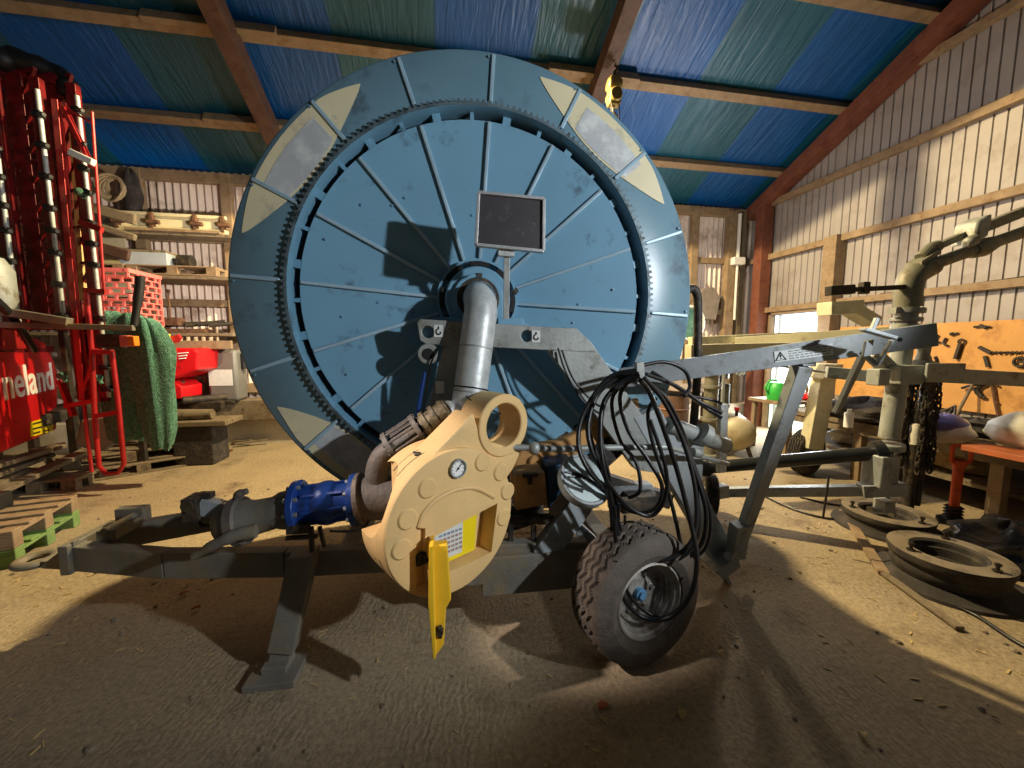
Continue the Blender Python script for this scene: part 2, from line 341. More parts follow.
# ------------------------------------------------------------------ the barn
BY, RX, LX, EZ, SL = 7.5, 6.55, -9.0, 4.6, math.tan(R(24))
RIDGE = 0.5
def roof_z(y): return EZ + (BY-y)*SL if y > RIDGE else EZ + (BY-RIDGE)*SL - (RIDGE-y)*SL
FRONT = 2*RIDGE-BY
b = MB(); b.box((-1.2, 0.7, -0.1), (16.6, 14.6, 0.2)); struct('floor', b, 'floor', smooth=False)
b = MB()
b.hexa([(LX-.3, BY+.3, roof_z(BY+.3)), (RX+.3, BY+.3, roof_z(BY+.3)), (RX+.3, RIDGE, roof_z(RIDGE+.001)), (LX-.3, RIDGE, roof_z(RIDGE+.001)),
        (LX-.3, BY+.3, roof_z(BY+.3)+.05), (RX+.3, BY+.3, roof_z(BY+.3)+.05), (RX+.3, RIDGE, roof_z(RIDGE+.001)+.05), (LX-.3, RIDGE, roof_z(RIDGE+.001)+.05)])
struct('ceiling', b, 'tarp', smooth=False)
b = MB()
b.hexa([(LX-.3, RIDGE, roof_z(RIDGE+.001)), (RX+.3, RIDGE, roof_z(RIDGE+.001)), (RX+.3, FRONT, EZ), (LX-.3, FRONT, EZ),
        (LX-.3, RIDGE, roof_z(RIDGE+.001)+.05), (RX+.3, RIDGE, roof_z(RIDGE+.001)+.05), (RX+.3, FRONT, EZ+.05), (LX-.3, FRONT, EZ+.05)])
struct('ceiling_front', b, 'tarp', smooth=False)
def corrugated(p, q, top, pitch, amp, n=8, trap=False, bottom=0.0):   # upright profiled sheet from p to q, its foot at bottom
    p, q = V(p), V(q); d = (q-p); ln = d.length; d.normalize(); nr = V((-d.y, d.x, 0)); mb = MB(); xs = []
    k = int(ln/pitch)
    for i in range(k):
        if trap: xs += [((i+f)*pitch, h*amp) for f, h in ((0, 0), (.80, 0), (.845, 1), (.955, 1))]
        else: xs += [((i+j/n)*pitch, amp*math.sin(2*PI*j/n)) for j in range(n)]
    xs.append((ln, 0)); prev = None
    for t, h in xs:
        a = p+d*t+nr*h; zt = top(a) if callable(top) else top
        cur = (mb.b.verts.new((a.x, a.y, bottom)), mb.b.verts.new((a.x, a.y, zt)))
        if prev: mb.b.faces.new((prev[0], cur[0], cur[1], prev[1]))
        prev = cur
    return mb
# back wall: one long corrugated skin on a low concrete kerb
struct('wall_back', corrugated((LX, BY, 0), (RX, BY, 0), EZ-.04, 0.115, 0.034, 8, bottom=0.3), 'sheet_back', angle=80)
b = MB(); b.box((-1.2, BY-.12, 0.22), (15.5, 0.40, 0.44)); struct('baseboard_back', b, mat('pale_concrete_kerb', (190, 180, 164), 0.9, 0, 0.15, 5, 0.3), smooth=False)
rz = lambda a: roof_z(a.y)
DY0, DY1, DH = 5.72, 6.87, 2.35                    # daylight doorway in the right wall
struct('wall_right', corrugated((RX, DY0-.02, 0), (RX, FRONT, 0), rz, 0.125, 0.020, trap=True), 'sheet_white', angle=20)
struct('wall_right_far', corrugated((RX, BY, 0), (RX, DY1+.02, 0), rz, 0.125, 0.020, trap=True), 'sheet_white', angle=20)
struct('wall_right_above_door', corrugated((RX, DY1+.02, 0), (RX, DY0-.02, 0), rz, 0.125, 0.020, trap=True, bottom=DH+.02), 'sheet_white', angle=20)
struct('wall_left', corrugated((LX, FRONT, 0), (LX, BY, 0), rz, 0.125, 0.020, trap=True), 'sheet_white', angle=20)
# frame rails, posts and rafters
k = [0]
def trim(mb, m, bev=0.0):
    k[0] += 1; o = struct('trim_%d' % k[0], mb, m, bev=bev, smooth=False); return o
def beam(p, q, wd, h, m, hint=None): mb = MB(); mb.bar(p, q, wd, h, hint); return trim(mb, m, 0.006)
for z in (4.5, 3.45): beam((RX-.07, BY-.1, z), (RX-.07, FRONT, z), 0.10, 0.11, 'wood')
beam((RX-.07, DY0-.1, 2.41), (RX-.07, FRONT, 2.40), 0.10, 0.10, 'wood')
beam((RX-.07, BY-.2, 2.40), (RX-.07, DY0-.1, 2.40), 0.10, 0.10, 'wood')
beam((RX-.07, BY-.1, 5.55), (RX-.07, FRONT, 5.55), 0.10, 0.10, 'wood')
beam((RX-.11, 5.58, 0), (RX-.11, 5.58, 3.50), 0.20, 0.22, 'wood')               # post beside the doorway
beam((RX-.16, 7.02, 0), (RX-.16, 7.02, roof_z(7.02)-.2), 0.24, 0.20, 'rust_col')  # steel column in the corner
beam((RX-.62, BY-.13, 0), (RX-.62, BY-.13, 4.45), 0.20, 0.16, 'wood')
beam((RX-.36, BY-.12, 0), (RX-.36, BY-.12, 4.45), 0.10, 0.12, 'wood_grey')
for x in (-7.4, -4.78, -3.50, 0.9, 5.1): beam((x, BY-.10, 0.2), (x, BY-.10, 4.5), 0.15, 0.12, 'wood')
beam((LX, BY-.09, 4.42), (RX-.1, BY-.09, 4.42), 0.12, 0.16, 'wood')
beam((LX, BY-.07, 3.45), (RX-.3, BY-.07, 3.45), 0.08, 0.12, 'wood')
beam((LX, BY-.07, 2.40), (RX-.3, BY-.07, 2.40), 0.08, 0.12, 'wood')
beam((LX, BY-.07, 0.95), (RX-.3, BY-.07, 0.95), 0.10, 0.16, 'wood')
nrm = V((0, SL, 1)).normalized()
for y in (6.63, 5.52, 4.41, 3.30, 2.19, 1.08):                              # purlins
    c = V((0, y, roof_z(y)))-nrm*0.075
    beam((LX, c.y, c.z), (RX, c.y, c.z), 0.13, 0.11, 'wood', nrm)
for y in (5.50, 6.60):                                                       # lapped joints where two purlins meet
    c = V((0, y, roof_z(y)))-nrm*0.09
    beam((1.45, c.y-.06, c.z), (2.75, c.y-.06, c.z), 0.07, 0.13, 'wood', nrm); beam((-3.3, c.y-.06, c.z), (-1.9, c.y-.06, c.z), 0.07, 0.13, 'wood', nrm)
def rafter(x, wd, dp, m):
    p = V((x, BY, EZ)); q = V((x, RIDGE, roof_z(RIDGE+.001))); beam(p-nrm*(.13+dp/2), q-nrm*(.13+dp/2), wd, dp, m, nrm)
rafter(-2.42, 0.20, 0.24, 'wood_dark'); rafter(2.18, 0.20, 0.24, 'wood_dark'); rafter(-7.0, 0.20, 0.24, 'wood_dark')
rafter(RX-.16, 0.26, 0.22, 'rust_col')
# the doorway with daylight behind it
d = bpy.data.objects.new('door_1', None); COL.objects.link(d); d.location = (RX, 6.29, 0); d['kind'] = 'structure'
b = MB()
for y in (DY0+.025, DY1-.025): b.box((RX-.02, y, DH/2), (0.10, 0.05, DH))
b.box((RX-.02, 6.295, DH-.025), (0.10, DY1-DY0, 0.05)); obj('frame', b, 'wood', d, smooth=False)
b = MB(); b.box((RX+.05, 6.29, 1.62), (0.02, 1.04, 1.34)); obj('upper_pane', b, 'daylight', d, smooth=False)
b = MB(); b.box((RX+.05, 6.29, 0.48), (0.02, 1.04, 0.94)); obj('lower_pane', b, 'daylight_low', d, smooth=False)
b = MB(); b.box((RX+.02, 6.29, 0.96), (0.04, 1.04, 0.04)); b.box((RX+.02, DY1-.20, 1.2), (0.04, 0.03, 2.2)); obj('glazing_bar', b, 'paleblue', d, smooth=False)
# ------------------------------------------------------------------ the hose reel irrigator
mach = thing('hose_reel_irrigator', 'huge blue hose reel irrigator with cream control cover, filling the barn', 'hose reel', MO)
AX = mw(0, 0, HZ)
def pol(r, a, v): return mw(r*math.cos(a), v, HZ+r*math.sin(a))
RIBS = [R(86+22.5*i) for i in range(16)]
FV = -0.15
b = MB(); b.lathe([(1.13, FV), (1.445, FV), (1.462, FV+.012), (1.462, FV+.07), (1.452, FV+.07), (1.445, FV+.02), (1.13, FV+.02)], AX, MV, 160, closed=True)
for a in RIBS:
    b.cyl(pol(1.425, a+.02, FV), pol(1.425, a+.02, FV-.012), .008, n=8)
flange = obj('flange', b, 'reel_rim', mach, bev=.002)
for a in RIBS: b = MB(); b.bar(pol(1.172, a, FV-.006), pol(1.44, a, FV-.006), 0.024, 0.018, -MV); obj('rib', b, 'rib', flange, bev=.005)
b = MB(); b.lathe([(1.128, FV-.035), (1.144, FV-.035), (1.144, FV), (1.128, FV)], AX, MV, 160, closed=True)
NT = 196
for i in range(NT):
    a = 2*PI*i/NT; d0, d1 = 2*PI/NT*.36, 2*PI/NT*.16
    b.hexa([pol(1.139, a-d0, FV-.001), pol(1.139, a+d0, FV-.001), pol(1.164, a+d1, FV-.001), pol(1.164, a-d1, FV-.001),
            pol(1.139, a-d0, FV-.033), pol(1.139, a+d0, FV-.033), pol(1.164, a+d1, FV-.033), pol(1.164, a-d1, FV-.033)])
obj('gear_ring', b, 'gear', mach, smooth=True, angle=30)
b = MB(); b.lathe([(1.127, FV-.03), (1.135, FV-.03), (1.135, .03), (1.122, .03), (1.120, -.10)], AX, MV, 128, closed=True)
for i in range(32):
    a = R(86+11.25*i+5.6); wd = 0.05 if i % 2 else 0.024
    b.box(pol(1.097, a, -.112), (0.062, wd, 0.02), (MU*math.cos(a)+MZ*math.sin(a), MU*-math.sin(a)+MZ*math.cos(a), MV))
obj('gear_carrier', b, 'reel', mach)
b = MB(); b.lathe([(0.20, .035), (0.30, .03), (1.076, -.125), (1.076, -.105), (0.30, .05), (0.20, .05)], AX, MV, 128, closed=True)
rg = random.Random(3)
for i in range(26):
    a, r = rg.uniform(0, 6.28), rg.uniform(.4, 1.02); b.cyl(pol(r, a, .03), pol(r, a, .022-.155*(r-.3)/.748), .008, n=8)
ed = obj('end_disc', b, 'reel', mach, bev=.002)
for a in RIBS: b = MB(); b.bar(pol(.27, a, .024), pol(1.070, a, -.132), 0.024, 0.026, -MV); obj('rib', b, 'rib', ed, bev=.006)
prof = [(1.05, 1.22), (1.05, -.06), (1.115, -.06), (1.115, .0)]
for i in range(0, 12):
    v0 = .02+i*.098
    prof += [(1.33+.048*math.sin(t*PI/4), v0+.048+.048*math.cos(t*PI/4)) for t in range(4, -1, -1)]
b = MB(); b.lathe(prof, AX, MV, 96, closed=True); obj('hose_pack', b, 'void', mach)
b = MB(); b.lathe([(0.16, 1.24), (1.445, 1.24), (1.462, 1.22), (1.462, 1.28), (1.445, 1.27), (0.16, 1.27)], AX, MV, 128, closed=True)
for a in RIBS: b.bar(pol(.3, a, 1.28), pol(1.44, a, 1.28), 0.03, 0.03, -MV)
obj('flange', b, 'reel_rim', mach)
# decals on the rim, their middles worn to grey
def polar(x, y):
    p = at(x, y, FV)-MO; u, z = p.dot(MU), p.z-HZ; return math.hypot(u, z), math.atan2(z, u)
def decal(t0, t1, flip=1):
    (r0, a0), (r1, a1) = t0, t1
    def shape(f0, f1, ro, ri, v, n=36):
        o = [pol(ro(f0+(f1-f0)*i/n), a0+(a1-a0)*(f0+(f1-f0)*i/n), v) for i in range(n+1)]
        q = [pol(ri(f0+(f1-f0)*i/n), a0+(a1-a0)*(f0+(f1-f0)*i/n), v) for i in range(n, -1, -1)]
        mb = MB()
        for i in range(n):
            pts = [o[i], o[i+1], q[n-i-1], q[n-i]]
            mb.rings([pts, [p+MV*.0035 for p in pts]])
        return mb
    base = lambda t: r0+(r1-r0)*t
    ro = lambda t: base(t)+(1.428-base(t))*min(1, math.sin(PI*t)*1.6)
    ri = lambda t: base(t)-.004-(base(t)-1.180)*math.sin(PI*t)**.8
    e = obj('decal', shape(0, 1, ro, ri, FV-.005), 'decal', mach, smooth=False)
    obj('worn_patch', shape(.30, .74, lambda t: ro(t)-.055, lambda t: max(ri(t), 1.178)+.012, FV-.0075), 'decal_faded', e, smooth=False)
decal(polar(360, 84), polar(242, 233)); decal(polar(540, 77), polar(664, 204)); decal(polar(277, 407), polar(408, 489))
# hub, bearing and feed pipe
b = MB(); b.lathe([(.10, -.055), (.205, -.055), (.215, -.045), (.215, .06), (.10, .06)], AX, MV, 64, closed=True)
hub = obj('hub', b, 'reel', mach)
b = MB()
for i in range(8):
    a0 = R(86+45*i-15); pts = [(.232, a0+R(30)*j/6) for j in range(7)]
    for j in range(6):
        q = [pol(.222, pts[j][1], -.03), pol(.222, pts[j+1][1], -.03), pol(.252, pts[j+1][1], -.03), pol(.252, pts[j][1], -.03)]
        b.rings([q, [p+MV*.06 for p in q]])
obj('slot', b, 'void', hub, smooth=False)  # solid black blocks, the shade inside the slots painted on
b = MB(); b.lathe([(.235+.02, -.02), (.27, -.02), (.27, .04), (.255, .04)], AX, MV, 64, closed=True); obj('hub_ring', b, 'reel', hub)
b = MB(); b.lathe([(.102, -.09), (.138, -.09), (.138, -.02), (.102, -.02)], AX, MV, 48, closed=True)
b.box(pol(.145, R(88), -.07), (.05, .03, .04), (MU, MV, MZ)); obj('pipe_clamp', b, 'dark', mach, bev=.004)
b = MB()                                                         # arched bearing block with two feet on the beam
ol = [(.165*math.cos(R(a)), .165*math.sin(R(a))) for a in range(0, 181, 12)]
b.prism([(.165, -.18)]+ol+[(-.165, -.18)], mw(0, -.085, HZ), MU, MZ, MV*.05)
for s in (-1, 1): b.box(mw(s*.20, -.13, HZ-.155), (.17, .12, .055), (MU, MV, MZ))
obj('bearing_block', b, 'reel', mach, bev=.006)
PB = at(467, 416, -.44)
pth = [mw(0, .0, HZ), mw(0, -.14, HZ), mw(0, -.22, HZ-.006)]+[mw(0, -.22-.12*math.sin(R(a)), HZ-.006-.13*(1-math.cos(R(a)))) for a in (25, 50, 75)]
b = MB(); b.tube(pth+[pth[-1]+(PB-pth[-1])*.12, PB], .098, 28)
pipe = obj('feed_pipe', b, 'galv', mach)
dr = (PB-pth[-1]).normalized()
for f in (.36, .78):
    b = MB(); c = pth[-1]+(PB-pth[-1])*f; b.cyl(c-dr*.004, c+dr*.004, .101, n=28); obj('strap', b, 'galv_grey', pipe)
b = MB(); c = pth[-1]+(PB-pth[-1])*.74
x, y, z = basis(dr)
b.tube([c+(x*math.cos(t*.3)+y*math.sin(t*.3))*.101 for t in range(22)], .004, 6)
b.tube([at(466, 396, -.56), at(474, 403, -.62), at(501, 414, -.66)], .004, 6); obj('cable_tie', b, 'black', pipe)
# cradle
def slabv(name, px, v, th, m, parent=mach, bev=.004): mb = MB(); mb.slab([at(x, y, v) for x, y in px], MV*th); return obj(name, mb, m, parent, bev=bev, smooth=False)
def holes_slab(px, v, th, hs):
    a = MB(); a.slab([at(x, y, v) for x, y in px], MV*th); c = []
    for x, y, r in hs:
        d = MB(); p = at(x, y, v); d.cyl(p-MV*.05, p+MV*(th+.05), r, n=24); c.append(d)
    return cut(a, *c)
BV = -.30
me = holes_slab([(417, 322), (420, 319), (566, 328), (576, 328), (592, 343), (598, 352), (545, 350), (426, 344), (420, 340)], BV, .07, [(428, 332, .036), (527, 336, .036)])
beam_o = obj('cradle_beam', me, 'galv_grey', mach, bev=.004, smooth=False)
b = MB(); b.slab([at(x, y, BV+.062) for x, y in [(421, 321), (566, 330), (545, 347), (424, 341)]], MV*.006); obj('back_plate', b, 'reel', beam_o, smooth=False)
for x, y in ((438.5, 331), (536, 336.5)):                         # lifting point stickers with a hook sign
    c = at(x, y, BV-.002); b = MB(); b.box(c, (.052, .003, .072), (MU, MV, MZ)); st = obj('sticker', b, 'sticker', beam_o, smooth=False)
    b = MB(); h = [(0, .028), (0, .014), (.012, .006), (.013, -.008), (.004, -.02), (-.010, -.016), (-.013, -.005)]
    b.tube([c-MU*p-MV*.003+MZ*q for p, q in h], .0042, 6, smooth=4); obj('hook_sign', b, 'ink', st)
slabv('cradle_leg', [(443, 344), (465, 345), (452, 430), (424, 430)], BV+.005, .08, 'galv_grey')
slabv('cradle_leg', [(548, 350), (598, 352), (664, 446), (676, 476), (636, 470)], BV+.005, .08, 'galv_grey')
b = MB(); c = at(428, 354, BV-.01); b.cyl(c, c+MV*.07, .062, n=28); e = obj('eye_plate', b, 'galv_grey', mach, bev=.006)
b = MB(); b.cyl(c-MV*.004, c+MV*.02, .034, n=24); obj('eye_hole', b, 'void', e)  # black plug painted as the shade in the eye
b = MB(); c = at(440, 387, BV-.012); b.box(c, (.05, .03, .075), (MU, MV, MZ)); b.box(c+MZ*.03-MV*.008, (.056, .03, .014), (MU, MV, MZ)); obj('junction_box', b, 'white', mach, bev=.005)
b = MB(); b.tube([at(440, 347, BV-.02), at(432, 360, BV-.03), at(428, 380, BV-.02), at(422, 420, BV-.02)], .006, 6, smooth=5); obj('sensor_cable', b, 'hose', mach)
b = MB(); b.tube([at(425, 372, BV-.01), at(420, 398, BV-.01), at(416, 425, BV-.01)], .012, 8); obj('hydraulic_line', b, 'valve', mach)
# solar panel on its post
sp = [at(478.5, 193, -.5), at(543.5, 199.5, -.5), at(543, 251.5, -.5), at(476, 245, -.5)]
cen = sum(sp, V())/4; x = (sp[1]-sp[0]).normalized(); nn = x.cross(sp[0]-sp[3]).normalized()
if nn.dot(MV) > 0: nn = -nn
b = MB()
for i in range(4): b.bar(sp[i], sp[(i+1) % 4], .035, .016, cen-sp[i])
b.slab([cen+(p-cen)*.98 for p in sp], -nn*.018); panel = obj('solar_panel', b, 'solar_frame', mach, bev=.002, smooth=False)
b = MB(); b.slab([cen+(p-cen)*.955+nn*.004 for p in sp], -nn*.006); obj('solar_cells', b, 'solar', panel, smooth=False)
b = MB(); b.bar(at(507, 248, -.47), at(506, 318, -.30), .035, .035); b.box(at(506, 252, -.475), (.09, .03, .05), (MU, MV, MZ)); post = obj('panel_post', b, 'galv', mach, bev=.003)
b = MB(); c = at(511, 291, -.36); b.cyl(c, c+MU*.03, .006, n=8); b.cyl(c+MU*.03-MZ*.02, c+MU*.03+MZ*.02, .007, n=8); b.cyl(c+MU*.03-MV*.01, c+MU*.03+MV*.01, .014, n=10); obj('wing_bolt', b, 'dark', post)

# ---- cream control cover, its face turned to the right
HT = R(33); HN = MU*math.sin(HT)-MV*math.cos(HT); HX = MU*math.cos(HT)+MV*math.sin(HT)
HC = at(456, 521.5, -.85)
def hf(x, y, out=0.0):                                            # a point of the cover's face (or out in front of it)
    return on_plane(x, y, HN, HN.dot(HC)+out)
def hxy(x, y): p = hf(x, y)-HC; return p.dot(HX), p.z
def hp(a, c, out=0.0): return HC+HX*a+MZ*c+HN*out
HR = .346
circ = lambda r, n=56, cx=0, cy=0: [(cx+r*math.cos(2*PI*i/n), cy+r*math.sin(2*PI*i/n)) for i in range(n)]
rx, rz_ = hxy(506, 426); RR = .168
b = MB()
# drum of the cover with a rounded front edge
n = 64; loops = []
for rr, out in ((HR+.016, -.25), (HR+.012, -.008), (HR+.006, 0), (HR-.018, .004)):
    loops.append([hp(p, q, out) for p, q in circ(rr, n)])
b.rings(loops)
q = [hxy(*p) for p in ((427, 540), (497, 503), (491, 552), (427, 582))]
rec = MB(); rec.rings([[hp(p, r_, -.10) for p, r_ in q], [hp(p, r_, .05) for p, r_ in q]])
slot = MB(); q2 = [hxy(*p) for p in ((416, 528), (425, 528), (424, 584), (416, 588))]; slot.rings([[hp(p, r_, -.02) for p, r_ in q2], [hp(p, r_, .05) for p, r_ in q2]])
ntc = MB(); c = hp(-HR-.06, .135, -.195); ntc.cyl(c-HX*.1, c+HX*.20, .158, n=40)
house = obj('control_cover', cut(b, rec, slot, ntc), 'cream', mach, angle=26)
# loop handle at the upper right and the shoulder that joins it
b = MB(); b.prism(circ(RR, 48, rx, rz_), hp(0, 0, -.20), HX, MZ, HN*.19)
c1 = MB(); c1.cyl(hp(rx, rz_, -.3), hp(rx, rz_, .1), RR*.70, n=40)
loop = obj('loop_handle', cut(b, c1), 'cream', house, angle=32, bev=.008)
b = MB(); s0, s1 = hxy(450, 448), hxy(513, 470); t0, t1 = hxy(470, 412), hxy(527, 447)
sh = [hxy(*p) for p in ((422, 468), (444, 447), (462, 428), (476, 413), (484, 440), (512, 448), (527, 446), (516, 470), (508, 482))]
b.rings([[hp(p, r_, -.19) for p, r_ in sh], [hp(p, r_, -.02) for p, r_ in sh]]); obj('shoulder', b, 'cream', house, bev=.012, smooth=False)
for x, y in ((427, 488), (482, 462), (500, 472), (507, 491), (503, 517), (407, 519), (401, 549)):
    p, r_ = hxy(x, y); b = MB(); b.lathe([(.0005, .012), (.040, .012), (.047, .006), (.048, -.004)], hp(p, r_, 0), HN, 28); obj('boss', b, 'cream', house)
b = MB(); pts = [hf(x, y, .002) for x, y in ((418, 527), (424, 512), (437, 499), (455, 490), (475, 488), (494, 497))]
b.tube(pts, .013, 8, smooth=6); obj('ridge', b, 'cream', house)
# seams and a small catch on the side wall
for k_, (dv, a0, a1) in enumerate(((-.09, 100, 134), (-.15, 104, 132), (-.09, 196, 228), (-.15, 199, 228))):
    b = MB(); b.tube([hp((HR+.0125)*math.cos(R(a0+(a1-a0)*i/14)), (HR+.0125)*math.sin(R(a0+(a1-a0)*i/14)), dv) for i in range(15)], .003, 6); obj('seam', b, 'wood_grey', house)
b = MB(); c = hp((HR+.015)*math.cos(R(112)), (HR+.015)*math.sin(R(112)), -.11); b.ball(c, .018, 6, (1, 1, .6)); b.tube([c-HN*.04, c, c+HN*.02], .007, 6); obj('catch', b, 'dark', house)
# pressure gauge
g = hf(457, 468, .002); b = MB(); b.lathe([(.001, .004), (.036, .004), (.039, .018), (.045, .018), (.047, 0), (.047, -.01)], g, HN, 32); ga = obj('pressure_gauge', b, 'galv_grey', house)
b = MB(); b.cyl(g+HN*.003, g+HN*.008, .037, n=28); obj('dial', b, 'white', ga)
b = MB(); b.bar(g+HN*.010-(HX+MZ)*.012, g+HN*.010+(HX+MZ)*.024, .004, .002, HN); b.cyl(g+HN*.008, g+HN*.013, .005, n=10)
for i in range(9): a = R(-40+i*32.5); b.bar(g+HN*.009+(HX*math.cos(a)+MZ*math.sin(a))*.028, g+HN*.009+(HX*math.cos(a)+MZ*math.sin(a))*.034, .003, .001, HN)
obj('needle', b, 'ink', ga, smooth=False)
# yellow control panel in the recess
pc = [hf(x, y, -.055) for x, y in ((431, 528), (477, 512), (475, 550), (432, 570))]
b = MB(); b.slab(pc, -HN*.04)
ky = [hf(x, y, -.05) for x, y in ((434.5, 532), (463, 522), (462, 552), (435, 563))]
cp = obj('control_panel', b, 'yellow', house, bev=.004, smooth=False)
b = MB(); b.slab(ky, -HN*.02); kp = obj('keypad', b, 'keypad', cp, smooth=False)
kx, kz = ky[1]-ky[0], ky[3]-ky[0]
for i in range(6):
    for j in range(5):
        c = ky[0]+kx*(.2+i*.14)+kz*(.2+j*.15)+HN*.001; b = MB(); b.box(c, (.015, .011, .003), (HX, MZ, HN)); obj('key', b, 'key_blue' if j == 0 else 'key_red', kp, smooth=False)
b = MB(); c = hf(421, 559, .005); b.box(c, (.05, .05, .03), (HX, MZ, HN)); b.cyl(c+HX*.01, c+HX*.01+HN*.03, .016, n=12); obj('latch', b, 'black', house, bev=.004)
# yellow lid swung open and hanging below the recess
dv = -1.0
b = MB(); b.slab([at(x, y, dv) for x, y in ((433, 546), (447, 545), (451, 600), (446, 609), (444, 645), (434, 659), (431, 603))], MV*.05)
lid = obj('panel_lid', b, 'yellow_door', house, bev=.005, smooth=False)
b = MB(); b.slab([at(x, y, dv-.045) for x, y in ((429, 547), (433, 546), (434, 603), (436, 658), (433, 661), (428, 603))], MV*.10); obj('lid_flange', b, 'yellow_door', lid, bev=.003, smooth=False)
b = MB(); c = at(440, 631, dv-.01); b.cyl(c-MV*.015, c+MV*.03, .016, n=12); b.bar(c-MZ*.03, c+MZ*.03-MV*.01, .018, .02, MV); obj('lid_catch', b, 'dark', lid, bev=.003)

# ---- inlet: elbows, rubber coupling, blue valve, taper and coupling
iv = -.56
b = MB(); b.tube([PB+dr*-.1, PB, at(465, 420, -.46), at(454, 416, -.48), at(446, 416, -.5)], .085, 22, smooth=5); obj('feed_elbow', b, 'galv', mach)
b = MB(); p, q_ = at(450, 412, -.5), at(424, 429, -.52); b.cyl(p, q_, .082, .075, n=28)
for f in (.15, .5, .85): c = p+(q_-p)*f; d_ = (q_-p).normalized(); b.cyl(c-d_*.012, c+d_*.012, .092, n=28)
obj('rubber_coupling', b, 'coupling', mach, angle=30)
b = MB(); p, q_ = at(420, 431, -.52), at(393, 449, -.54); d_ = (q_-p).normalized(); b.cyl(p, q_, .066, n=24)
for f in (0, 1): c = p+(q_-p)*f; b.cyl(c-d_*.012, c+d_*.012, .105, n=28)
x, y, _ = basis(d_)
for i in range(10): a = 2*PI*i/10; o_ = (x*math.cos(a)+y*math.sin(a))*.092; b.cyl(p+o_-d_*.02, q_+o_+d_*.02, .008, n=8)
obj('flange_joint', b, 'cast', mach, angle=30)
b = MB(); b.tube([at(393, 449, -.54), at(382, 458, -.55), at(377, 476, iv), at(382, 494, iv)], .062, 22, smooth=6); obj('suction_elbow', b, 'cast', mach)
b = MB(); b.cyl(at(402, 497, iv), at(362, 499, iv), .115, n=28); obj('inlet_body', b, 'cast', mach)
def flanged(name, m, a_, c_, r, rf, t, parent, bolts=10):
    mb = MB(); d_ = (c_-a_).normalized(); mb.cyl(a_, c_, r, n=28)
    for c in (a_, c_): mb.cyl(c-d_*t/2, c+d_*t/2, rf, n=36)
    o_ = obj(name, mb, m, parent, bev=.004, angle=30); x, y, _ = basis(d_); bb = None
    for c in (a_, c_):
        for i in range(bolts): t_ = 2*PI*i/bolts; p = c+(x*math.cos(t_)+y*math.sin(t_))*(rf+r)/2; bb = MB(); bb.cyl(p-d_*(t/2+.014), p+d_*(t/2+.014), .012, n=6); obj('bolt', bb, 'bolt', o_)
    return o_
va, vb = at(356, 499, iv), at(299, 506, iv)
val = flanged('butterfly_valve', 'valve', va, vb, .098, .135, .035, mach)
b = MB(); d_ = (vb-va).normalized()
x, y, _ = basis(d_, MZ)
for i in range(8): t_ = 2*PI*i/8; b.bar(va+d_*.04+(x*math.cos(t_)+y*math.sin(t_))*.098, vb-d_*.04+(x*math.cos(t_)+y*math.sin(t_))*.098, .018, .024, x*math.cos(t_)+y*math.sin(t_))
b.ball((va+vb)/2, .115, 10); obj('valve_body', b, 'valve', val, bev=.003)
b = MB(); b.cyl(at(364, 498, iv), at(359, 499, iv), .137, n=36); obj('blind_flange', b, 'cast', val, bev=.003)
b = MB(); c = at(311, 527, iv-.10); b.cyl(c, c-MZ*.06, .012, n=8); b.bar(c-MZ*.05+MU*.03, c-MZ*.05-MU*.12, .025, .018); b.bar(c-MU*.0, c-MZ*.13, .02, .03); b.box(c-MU*.06, (.1, .05, .045), (MU, MV, MZ)); b.bar(c+MU*.04, c+MU*.06-MZ*.11, .018, .02); obj('valve_lever', b, 'dark', val, bev=.003)
b = MB(); b.tube([at(330, 531, iv-.08), at(352, 531, iv-.1), at(366, 525, iv-.06), at(371, 515, iv)], .006, 6, smooth=5); obj('control_hose', b, 'hose', mach)
b = MB(); A0, A1 = at(293, 508, iv), at(228, 524, iv); d_ = (A1-A0).normalized()
b.lathe([(.001, 0), (.098, 0), (.098, .05), (.082, .09), (.088, .18), (.108, .24), (.112, .29), (.098, .33), (.078, .36), (.001, .36)], A0, d_, 36)
tap = obj('taper_coupling', b, 'chassis', mach, angle=50)
b = MB(); x, y, z = basis(d_, MZ)
c = A0+d_*.26; b.lathe([(.112, -.03), (.124, -.02), (.124, .02), (.112, .03)], c, d_, 32, closed=True)
b.tube([c+y*.11, c+y*.14-d_*.03, c+y*.145-d_*.07], [.016, .022, .016], 10, smooth=4); obj('locking_ring', b, 'cast', tap)
b = MB(); b.tube([at(256, 531, iv-.12), at(236, 535, iv-.13), at(214, 545, iv-.13), at(194, 556, iv-.12)], [.034, .032, .026, .02], 12, smooth=5); obj('clamp_lever', b, 'chassis', tap)
b = MB(); p, q_ = at(236, 513, iv+.05), at(200, 505, iv+.02); b.bar(p, q_, .06, .085); arm = obj('latch_bar', b, 'frame', mach, bev=.004, smooth=False)
b = MB(); c = at(196, 507, iv+.02); b.box(c, (.07, .11, .12), (MU, MV, MZ)); b.cyl(c-MV*.07+MZ*.03, c+MV*.07+MZ*.03, .03, n=14); b.tube([c-MZ*.06, c-MZ*.1+MU*.02, c-MZ*.11+MU*.2], .012, 8); b.box(c+MU*.06+MZ*.06, (.05, .04, .03), (MU, MV, MZ)); obj('latch_head', b, 'dark', arm, bev=.006)

